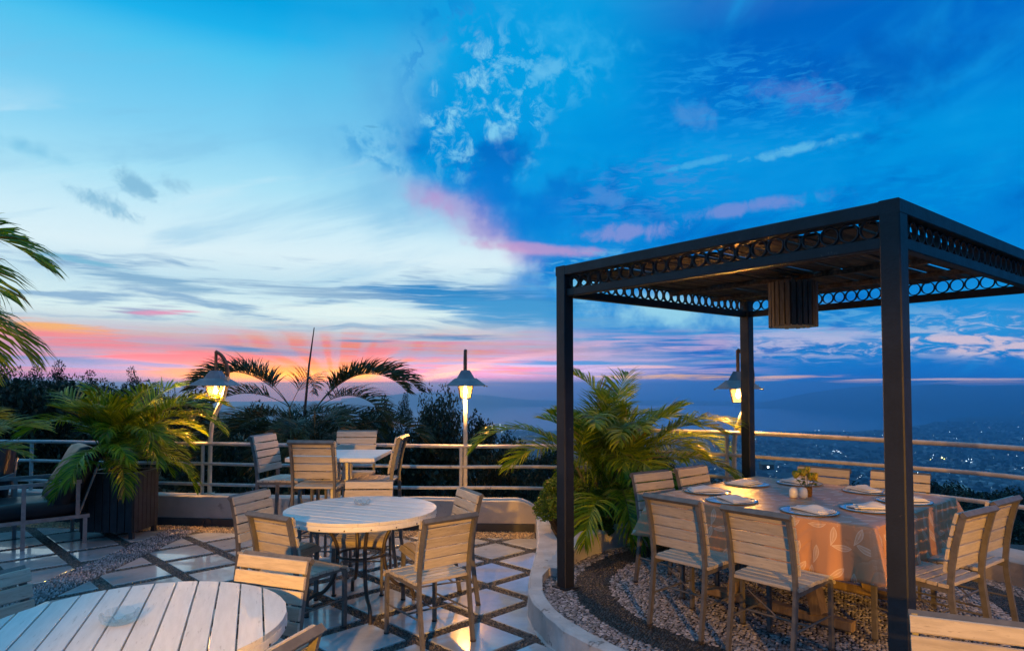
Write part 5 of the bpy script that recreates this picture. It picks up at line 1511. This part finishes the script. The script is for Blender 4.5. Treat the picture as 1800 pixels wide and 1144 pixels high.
def ground_z(x, y):
    r_ = math.hypot(x, y); a = math.degrees(math.atan2(x, y))
    sl = np.interp(a, [-60, -25, -5, 10, 60], [0.13, 0.15, 0.22, 0.26, 0.27])
    far = np.interp(a, [-60, -25, -5, 10, 60], [0.13, 0.17, 0.24, 0.26, 0.27])
    z = -3.0 - sl * max(0, min(r_, 60) - 9) - far * max(0, r_ - 60)
    return max(-300.0, z + 0.5 * math.sin(x * 0.35) * math.cos(y * 0.31) * min(1, (r_ - 8) / 10))
def tree(key, px, ytop, d, label, group, wpx=None, name='tree'):
    """px, ytop only used here to work out a height that fits the skyline"""
    x = (px - 900) / 1173 * d; zt = 1.7 + (676 - ytop) / 1173 * d
    z0 = ground_z(x, d) - 0.3; tm, lm, cm, h, cw = TREES[key]
    s = (zt - z0) / h
    t_ = thing(name, label, 'tree', (x, d, z0), rnd.uniform(0, 6.28), group)
    link('trunk', tm, None, t_); link('limbs', lm, None, t_); link('crown', cm, None, t_)
    w = wpx / 1173 * d / cw if wpx else (s * rnd.uniform(0.9, 1.1) if s < 1.2 else s ** 0.5)
    t_.scale = (w, w, s)
    return t_
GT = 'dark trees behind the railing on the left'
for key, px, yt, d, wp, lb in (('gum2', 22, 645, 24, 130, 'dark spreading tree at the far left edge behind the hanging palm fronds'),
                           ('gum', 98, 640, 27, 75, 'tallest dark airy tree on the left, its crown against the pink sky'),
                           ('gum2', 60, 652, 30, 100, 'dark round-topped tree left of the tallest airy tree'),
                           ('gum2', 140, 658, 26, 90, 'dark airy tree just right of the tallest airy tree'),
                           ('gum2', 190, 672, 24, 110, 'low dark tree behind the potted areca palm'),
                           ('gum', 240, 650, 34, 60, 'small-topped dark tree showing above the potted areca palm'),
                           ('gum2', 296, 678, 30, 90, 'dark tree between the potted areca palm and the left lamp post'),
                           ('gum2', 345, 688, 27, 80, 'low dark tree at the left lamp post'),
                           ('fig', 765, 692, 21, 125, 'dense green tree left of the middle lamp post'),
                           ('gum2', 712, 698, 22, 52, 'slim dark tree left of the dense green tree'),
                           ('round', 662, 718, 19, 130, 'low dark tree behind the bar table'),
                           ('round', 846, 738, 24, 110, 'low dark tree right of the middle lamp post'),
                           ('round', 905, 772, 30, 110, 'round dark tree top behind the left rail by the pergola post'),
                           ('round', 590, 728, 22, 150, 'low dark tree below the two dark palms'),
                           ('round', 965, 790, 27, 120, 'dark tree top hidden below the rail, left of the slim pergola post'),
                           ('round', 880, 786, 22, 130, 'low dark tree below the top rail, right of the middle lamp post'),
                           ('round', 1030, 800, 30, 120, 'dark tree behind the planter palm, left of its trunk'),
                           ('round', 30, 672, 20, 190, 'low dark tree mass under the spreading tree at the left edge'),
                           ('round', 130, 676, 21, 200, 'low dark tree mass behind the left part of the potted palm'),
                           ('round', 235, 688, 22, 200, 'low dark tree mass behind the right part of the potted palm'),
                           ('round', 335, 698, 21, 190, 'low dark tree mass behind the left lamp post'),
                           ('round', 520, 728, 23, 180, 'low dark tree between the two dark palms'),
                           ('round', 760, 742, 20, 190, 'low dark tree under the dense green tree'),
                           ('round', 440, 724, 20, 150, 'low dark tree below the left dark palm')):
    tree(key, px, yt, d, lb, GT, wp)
GR2 = 'dark trees down the slope on the right'
slope = [(1150, 800, 46, 'dark tree down the slope right of the planter palm'), (1000, 850, 40, 'dark tree behind the planter palm trunk'), (1075, 845, 52, 'dark tree low behind the planter palm'), (1205, 838, 60, 'dark tree below the rail left of the rear pergola post'),
         (1262, 850, 70, 'dark tree right below the third lamp post'), (1335, 858, 82, 'dark tree just right of the rear pergola post'), (1372, 866, 95, 'dark tree behind the yellow flowers'), (1425, 858, 88, 'dark tree above the first far chair'),
         (1470, 868, 100, 'dark tree between the two far chairs'), (1510, 864, 84, 'dark tree left of the thick post above the table'), (1550, 872, 92, 'dark tree hidden beside the thick post'), (1640, 858, 110, 'broad dark tree right of the thick post'),
         (1680, 866, 96, 'dark tree behind the right corner of the tablecloth'), (1722, 878, 104, 'dark tree above the rightmost chairs'), (1765, 872, 90, 'dark tree near the right edge below the second rail'), (1800, 884, 98, 'dark tree at the right edge'),
         (1700, 905, 70, 'dark tree low behind the rightmost chair'), (1620, 900, 66, 'dark tree low right of the thick post'), (1775, 925, 62, 'lowest dark tree at the right edge')]
for k, (px, yt, d, lb) in enumerate(slope):
    tree(('round', 'cone', 'round')[k % 3], px, yt - 10, d, lb, GR2, rnd.uniform(110, 170))
def shrub(x, y, zt, w, label, group, seed, mat='tree_leaf', cat='shrub', name='shrub', leaf=0.07, z0=None, per=110, n=16):
    r_ = random.Random(seed); z0 = ground_z(x, y) - 0.2 if z0 is None else z0
    t_ = thing(name, label, cat, (x, y, z0), 0, group)
    h = zt - z0; cs, rs = [], []; st_ = MB()
    for k in range(n):
        a = k * 2.4; rr = w / 2 * math.sqrt((k + 0.5) / n) * 0.8; zc = h * (0.35 + 0.5 * r_.random()) * (1 - 0.25 * (rr / (w / 2)))
        cs.append((rr * math.cos(a), rr * math.sin(a), zc)); rs.append(w * r_.uniform(0.14, 0.24))
        st_.tube([(0.1 * rr * math.cos(a), 0.1 * rr * math.sin(a), 0), cs[-1]], [0.02, 0.006], 5)
    leaf_cloud('foliage', cs, rs, per, leaf, mat, seed, t_, flat=min(1.2, 0.5 * h / w + 0.4))
    st_.build('stems', 'bark', t_)
    return t_
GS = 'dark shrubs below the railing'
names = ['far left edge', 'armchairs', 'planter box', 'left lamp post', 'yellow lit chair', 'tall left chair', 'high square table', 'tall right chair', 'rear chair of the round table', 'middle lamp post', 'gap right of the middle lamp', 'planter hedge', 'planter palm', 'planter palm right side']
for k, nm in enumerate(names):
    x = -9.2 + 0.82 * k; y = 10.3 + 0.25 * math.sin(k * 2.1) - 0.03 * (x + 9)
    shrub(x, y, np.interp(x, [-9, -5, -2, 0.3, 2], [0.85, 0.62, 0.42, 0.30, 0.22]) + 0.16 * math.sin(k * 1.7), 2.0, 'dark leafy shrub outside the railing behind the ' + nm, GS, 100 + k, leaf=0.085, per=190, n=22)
# bright hedge in the planter bed
for k, (x, y, zt, w, lb) in enumerate(((0.50, 6.78, 0.92, 0.52, 'fluffy light green hedge bush at the left end of the planter bed'), (0.62, 7.28, 0.98, 0.55, 'light green bush behind the hedge bush in the planter bed'), (0.78, 6.50, 0.60, 0.42, 'low green bush between the planter wall and the slim pergola post'), (1.15, 6.98, 0.80, 0.62, 'dense bush at the foot of the planter palm'), (1.62, 7.15, 0.72, 0.60, 'dense bush behind the chairs, right end of the planter bed'))):
    shrub(x, y, zt, w, lb, 'hedge bushes in the planter bed', 200 + k, 'hedge_leaf', 'bush', 'hedge_bush', 0.020, 0.19, 420, 20)
# ================================================================== HILLSIDE, PLAIN, LAKE, MOUNTAINS
MAT['land'] = surf('hillside_land', (0.020, 0.026, 0.014), (0.045, 0.042, 0.026), 0.9, 0.95, 0.004, 8)
MAT['mount'] = surf('mountain_land', (0.022, 0.03, 0.02), (0.05, 0.05, 0.035), 0.9, 0.95, 0.0012, 8)
m, t, b = new_mat('lake_water')
b.inputs['Base Color'].default_value = (0.02, 0.05, 0.08, 1); b.inputs['Roughness'].default_value = 0.12
bp = t.new('ShaderNodeBump'); bp.inputs['Strength'].default_value = 0.25; bp.inputs['Distance'].default_value = 4
tcn = t.new('ShaderNodeTexCoord'); t.put(bp.inputs['Height'], t.noise(tcn.outputs['Object'], 0.02, 6, 0.6)); t.nt.links.new(bp.outputs[0], b.inputs['Normal'])
MAT['water'] = m
rr = list(np.concatenate([np.linspace(9.5, 60, 26), np.geomspace(65, 1200, 40), np.geomspace(1300, 13000, 16)]))
aa = list(np.linspace(-180, 180, 121))
b_ = MB()
for r_ in rr:
    for a in aa[:-1]:
        x, y = r_ * math.sin(R(a)), r_ * math.cos(R(a))
        if abs(a) > 75: z = np.interp(abs(a), [75, 110], [ground_z(r_ * math.sin(R(75 if a > 0 else -75)), r_ * math.cos(R(75))), max(-300, -2.5 - 0.02 * (r_ - 9) if r_ < 400 else -10 - 0.3 * (r_ - 400))])
        else: z = ground_z(x, y)
        b_.v.append((x, y, max(-300.0, z)))
na = len(aa) - 1
for i in range(len(rr) - 1):
    for j in range(na):
        q = (j + 1) % na
        b_.f.append((i * na + j, i * na + q, (i + 1) * na + q, (i + 1) * na + j))
b_.build('hillside', 'land', kind='structure', smooth=180)
# building base under the terrace
MB().prism([(-10.8, -6.8), (4.3, -6.8), (4.3, 3.0), (4.2, 5.2), (3.3, 6.5), (1.2, 7.85), (-2, 8.05), (-5, 8.4), (-10.8, 9.1)], -4.5, -0.01).build('terrace_base', 'plaster', kind='structure')
def pol(px, py, z):
    """direction of a photo point met with the level z, as a place on the plain"""
    d = (1.7 - z) * 1173 / (py - 676)
    return ((px - 900) / 1173 * d, d)
near = [(700, 752), (820, 753), (860, 754), (950, 757), (1100, 758), (1190, 756), (1320, 759), (1430, 757), (1500, 758), (1560, 754), (1600, 749), (1622, 746), (1640, 741), (1690, 739), (1655, 736), (1720, 731), (1800, 728), (1950, 724)]
far = [(1950, 716), (1700, 715), (1400, 714), (1200, 713), (1000, 712), (700, 711)]
MB().raw([(*pol(x, y, -299.5), -299.5) for x, y in near + far], [tuple(range(len(near) + len(far)))]).build('lake_water', 'water', kind='structure')
# sand bars in the lake on the right
# mountains
def mountain(label_name, pts, base_r, deep, seed):
    g = random.Random(seed); b_ = MB()
    xs = np.arange(pts[0][0], pts[-1][0] + 1, 6)
    ys = np.interp(xs, [p[0] for p in pts], [p[1] for p in pts])
    rows = [(0.0, 0.0), (0.22, 0.25), (0.5, 0.6), (0.8, 0.92), (1.0, 1.0), (1.35, 0.75), (2.1, 0.0)]
    for px, py in zip(xs, ys):
        a = math.atan2(px - 900, 1173)
        wob = 2.2 * math.sin(px * 0.021 + seed) + 1.3 * math.sin(px * 0.053 + seed * 2) + 0.8 * math.sin(px * 0.13)
        for fr_, hz_ in rows:
            r_ = base_r + deep * fr_ + (60 * math.sin(px * 0.06 + fr_ * 9) if 0 < fr_ < 1 else 0)
            zt = 1.7 + (676 - (py + wob * 0.25)) / 1173 * math.cos(a) * (base_r + deep)
            z = -300 + (zt + 300) * hz_ * (1 + (0.08 * math.sin(px * 0.09 + fr_ * 7) if 0 < fr_ < 1 else 0))
            b_.v.append((r_ * math.sin(a), r_ * math.cos(a), z))
    k = len(rows)
    for i in range(len(xs) - 1):
        for j in range(k - 1):
            b_.f.append((i * k + j, (i + 1) * k + j, (i + 1) * k + j + 1, i * k + j + 1))
    return b_.build(label_name, 'mount', kind='structure', smooth=180)
mountain('mountains', [(1250, 716), (1330, 709), (1380, 699), (1420, 690), (1470, 683), (1530, 678.5), (1600, 677.5), (1632, 677), (1648, 674.6), (1668, 674.4), (1685, 677), (1705, 678), (1760, 677), (1830, 676), (1950, 675), (2100, 677)], 9000, 1500, 3)
mountain('mountains', [(600, 700), (700, 693), (760, 690), (810, 691), (860, 695), (920, 701), (1000, 707), (1080, 711), (1150, 714), (1200, 716)], 9300, 1200, 8)
mountain('mountains', [(-500, 668), (-200, 664), (0, 671), (50, 667), (80, 668), (115, 671), (170, 677), (250, 690), (330, 706), (420, 730), (520, 790)], 1500, 450, 5)

# ================================================================== TOWN ON THE PLAIN
MAT['house'] = surf('house_wall', (0.30, 0.28, 0.26), (0.12, 0.11, 0.10), 0.8, 0.9, 0.01, 4, island=0.6)
MAT['far_leaf'] = surf('far_tree_leaf', (0.020, 0.030, 0.016), (0.010, 0.016, 0.010), 0.9, 0.95, 0.05, 4, island=0.4)
MAT['town_light'] = emit('town_light', (0.75, 0.92, 1.0), 9)
MAT['town_light_y'] = emit('town_light_yellow', (0.95, 0.85, 0.20), 9)
g = np.random.default_rng(5)
def place(n, d0, d1, ang0=-6, ang1=42):
    d = np.exp(g.uniform(math.log(d0), math.log(d1), n)); a = np.radians(g.uniform(ang0, ang1, n))
    return d * np.tan(a), d
def shore(x, y):
    px = 900 + 1173 * x / y; py = 676 + 1173 * 301.7 / y
    return py > np.interp(px, [p[0] for p in near], [p[1] for p in near]) + 1.5
def houses(n, name):
    x, y = place(n, 1250, 5600); ok = shore(x, y)
    dens = np.sin(x * 0.004 + 1) * np.cos(y * 0.003) + 0.5 * np.sin(x * 0.011) * np.sin(y * 0.009)
    ok &= dens > g.uniform(-1.2, 0.6, n); x, y = x[ok], y[ok]; k = len(x)
    a = g.uniform(0, math.pi, k); L_, W_, H_ = g.uniform(9, 22, k), g.uniform(7, 12, k), g.uniform(3.5, 8, k)
    ca, sa_ = np.cos(a), np.sin(a)
    base = np.array([(-1, -1, 0), (1, -1, 0), (1, 1, 0), (-1, 1, 0), (-1, -1, 1), (1, -1, 1), (1, 1, 1), (-1, 1, 1), (-1, 0, 1.45), (1, 0, 1.45)], float)
    lx = base[None, :, 0] * L_[:, None] / 2; ly = base[None, :, 1] * W_[:, None] / 2
    V = np.stack([x[:, None] + lx * ca[:, None] - ly * sa_[:, None], y[:, None] + lx * sa_[:, None] + ly * ca[:, None], -300 + base[None, :, 2] * H_[:, None]], 2).reshape(-1, 3)
    F = np.array([(0, 1, 5, 4), (1, 2, 6, 5), (2, 3, 7, 6), (3, 0, 4, 7), (4, 5, 9, 8), (6, 7, 8, 9)])
    F = (F[None] + (np.arange(k) * 10)[:, None, None]).reshape(-1, 4)
    me = np_mesh(name, V, F, 4)
    return link(name, me, 'house', None, 0, 'stuff')
houses(9000, 'town_houses')
def blobs(name, x, y, s, z):
    k = len(x); ph = (1 + 5 ** 0.5) / 2
    ico = np.array([(-1, ph, 0), (1, ph, 0), (-1, -ph, 0), (1, -ph, 0), (0, -1, ph), (0, 1, ph), (0, -1, -ph), (0, 1, -ph), (ph, 0, -1), (ph, 0, 1), (-ph, 0, -1), (-ph, 0, 1)]) / 1.9
    F = np.array([(0, 11, 5), (0, 5, 1), (0, 1, 7), (0, 7, 10), (0, 10, 11), (1, 5, 9), (5, 11, 4), (11, 10, 2), (10, 7, 6), (7, 1, 8), (3, 9, 4), (3, 4, 2), (3, 2, 6), (3, 6, 8), (3, 8, 9), (4, 9, 5), (2, 4, 11), (6, 2, 10), (8, 6, 7), (9, 8, 1)])
    J = ico[None] * g.uniform(0.75, 1.25, (k, 12, 1)) * s[:, None, None]
    V = J * np.array([1.2, 1.2, 0.75]) + np.stack([x, y, z], 1)[:, None, :]
    me = np_mesh(name, V.reshape(-1, 3), (F[None] + (np.arange(k) * 12)[:, None, None]).reshape(-1, 3), 3)
    return me
x, y = place(11000, 1150, 5600); ok = shore(x, y)
pat = np.sin(x * 0.0052 + 2) * np.sin(y * 0.0041) + 0.6 * np.sin(x * 0.013 + y * 0.008)
ok &= pat > g.uniform(-0.9, 0.9, len(x)); x, y = x[ok], y[ok]
link('town_trees', blobs('town_trees', x, y, g.uniform(5, 12, len(x)), np.full(len(x), -296.0)), 'far_leaf', None, 0, 'stuff')
# woods on the slope below the terrace, one dark mass
n = 2600; d = np.exp(g.uniform(math.log(95), math.log(1150), n)); a = np.radians(g.uniform(-40, 44, n)); x, y = d * np.tan(a), d
z = np.array([ground_z(p, q) for p, q in zip(x, y)])
s = g.uniform(2.2, 4.2, n) * np.interp(d, [95, 1150], [1, 3.2])
link('slope_woods', blobs('slope_woods', x, y, s, z + s * 0.5), 'far_leaf', None, 0, 'stuff')
def lights(name, x, y, z, s, mat):
    k = len(x); o = np.array([(1, 0, 0), (-1, 0, 0), (0, 1, 0), (0, -1, 0), (0, 0, 1), (0, 0, -1)], float)
    V = o[None] * s[:, None, None] + np.stack([x, y, z], 1)[:, None, :]
    F = np.array([(0, 2, 4), (2, 1, 4), (1, 3, 4), (3, 0, 4), (2, 0, 5), (1, 2, 5), (3, 1, 5), (0, 3, 5)])
    me = np_mesh(name, V.reshape(-1, 3), (F[None] + (np.arange(k) * 6)[:, None, None]).reshape(-1, 3), 3)
    return link(name, me, mat, None, 0, 'stuff')
x, y = place(260, 1300, 5400); ok = shore(x, y); x, y = x[ok], y[ok]
lights('town_lights', x, y, np.full(len(x), -289.0), y * 0.00028 * g.uniform(0.5, 1.5, len(x)), 'town_light')
cl = []
for px, py, n_ in ((1470, 797, 9), (1650, 808, 6), (1700, 815, 8), (1790, 828, 6), (1440, 770, 5), (1610, 835, 5), (875, 752, 12), (885, 757, 6), (1800, 726, 8)):
    for _ in range(n_):
        q = pol(px + g.normal(0, 7), py + g.normal(0, 2.2), -300); cl.append(q)
cl = np.array(cl)
lights('town_lights', cl[:, 0], cl[:, 1], np.full(len(cl), -288.0), cl[:, 1] * 0.00034 * g.uniform(0.5, 1.5, len(cl)), 'town_light')
cl = np.array([pol(px, py, -300) for px, py in ((1652, 809), (1656, 811), (1632, 812))])
lights('town_lights', cl[:, 0], cl[:, 1], np.full(len(cl), -288.0), cl[:, 1] * 0.0008 * np.array([1.5, 1.0, 0.8]), 'town_light_y')

# a few lit houses on the slope at the lower right
def near_house(x, y, z, L_, W_, H_, rz, lit, label):
    t_ = thing('house', label, 'house', (x, y, z), rz, 'houses down the slope')
    MB().box(0, 0, H_ / 2, L_, W_, H_).build('wall', 'house', t_)
    MB().raw([(-L_ / 2 - .4, -W_ / 2 - .4, H_), (L_ / 2 + .4, -W_ / 2 - .4, H_), (L_ / 2 + .4, W_ / 2 + .4, H_), (-L_ / 2 - .4, W_ / 2 + .4, H_), (-L_ / 2, 0, H_ + 1.6), (L_ / 2, 0, H_ + 1.6)],
             [(3, 2, 1, 0), (0, 1, 5, 4), (2, 3, 4, 5), (1, 2, 5), (3, 0, 4)]).build('roof', 'house', t_)
    for k in range(3):
        MB().box(0, 0, 0, 0.9, 0.06, 1.1).build('window', lit if k == 1 else 'skirting', t_, loc=(-L_ / 2 + L_ * (k + 0.5) / 3, -W_ / 2 - 0.03, H_ * 0.55))
    return t_
for px, py, d, lb, lit in ((1640, 868, 150, 'small pale house with a yellow-green lit window right of the thick post', 'town_light_y'), (1668, 862, 175, 'pale house with lit window among the trees behind the tablecloth corner', 'town_light_y'),
                           (1735, 900, 120, 'small house with a lit window behind the rightmost chairs', 'town_light_y'), (1785, 965, 75, 'low white house with one green-yellow lit window at the right edge', 'town_light_y'), (1345, 815, 420, 'pale house far down the slope, right of the rear post', 'town_light')):
    x = (px - 900) / 1173 * d; zt = 1.7 + (676 - py) / 1173 * d
    near_house(x, d, zt - 3.2, 7.5, 5.5, 3.4, rnd.uniform(-0.4, 0.4), lit, lb)

# ================================================================== HAZE
hb = MB().box(0, 0, (-303 + 38) / 2, 26800, 26800, 341).build('haze', None, kind='stuff')
hm = bpy.data.materials.new('haze'); hm.use_nodes = True
hm.node_tree.nodes.clear()
HN = NT(hm.node_tree)
pv = HN.new('ShaderNodeVolumePrincipled')
pv.inputs['Color'].default_value = (0.46, 0.77, 1.0, 1)
pv.inputs['Density'].default_value = 0.00019
pv.inputs['Anisotropy'].default_value = 0.85
ho = HN.new('ShaderNodeOutputMaterial'); hm.node_tree.links.new(pv.outputs[0], ho.inputs['Volume'])
hb.data.materials.append(hm)
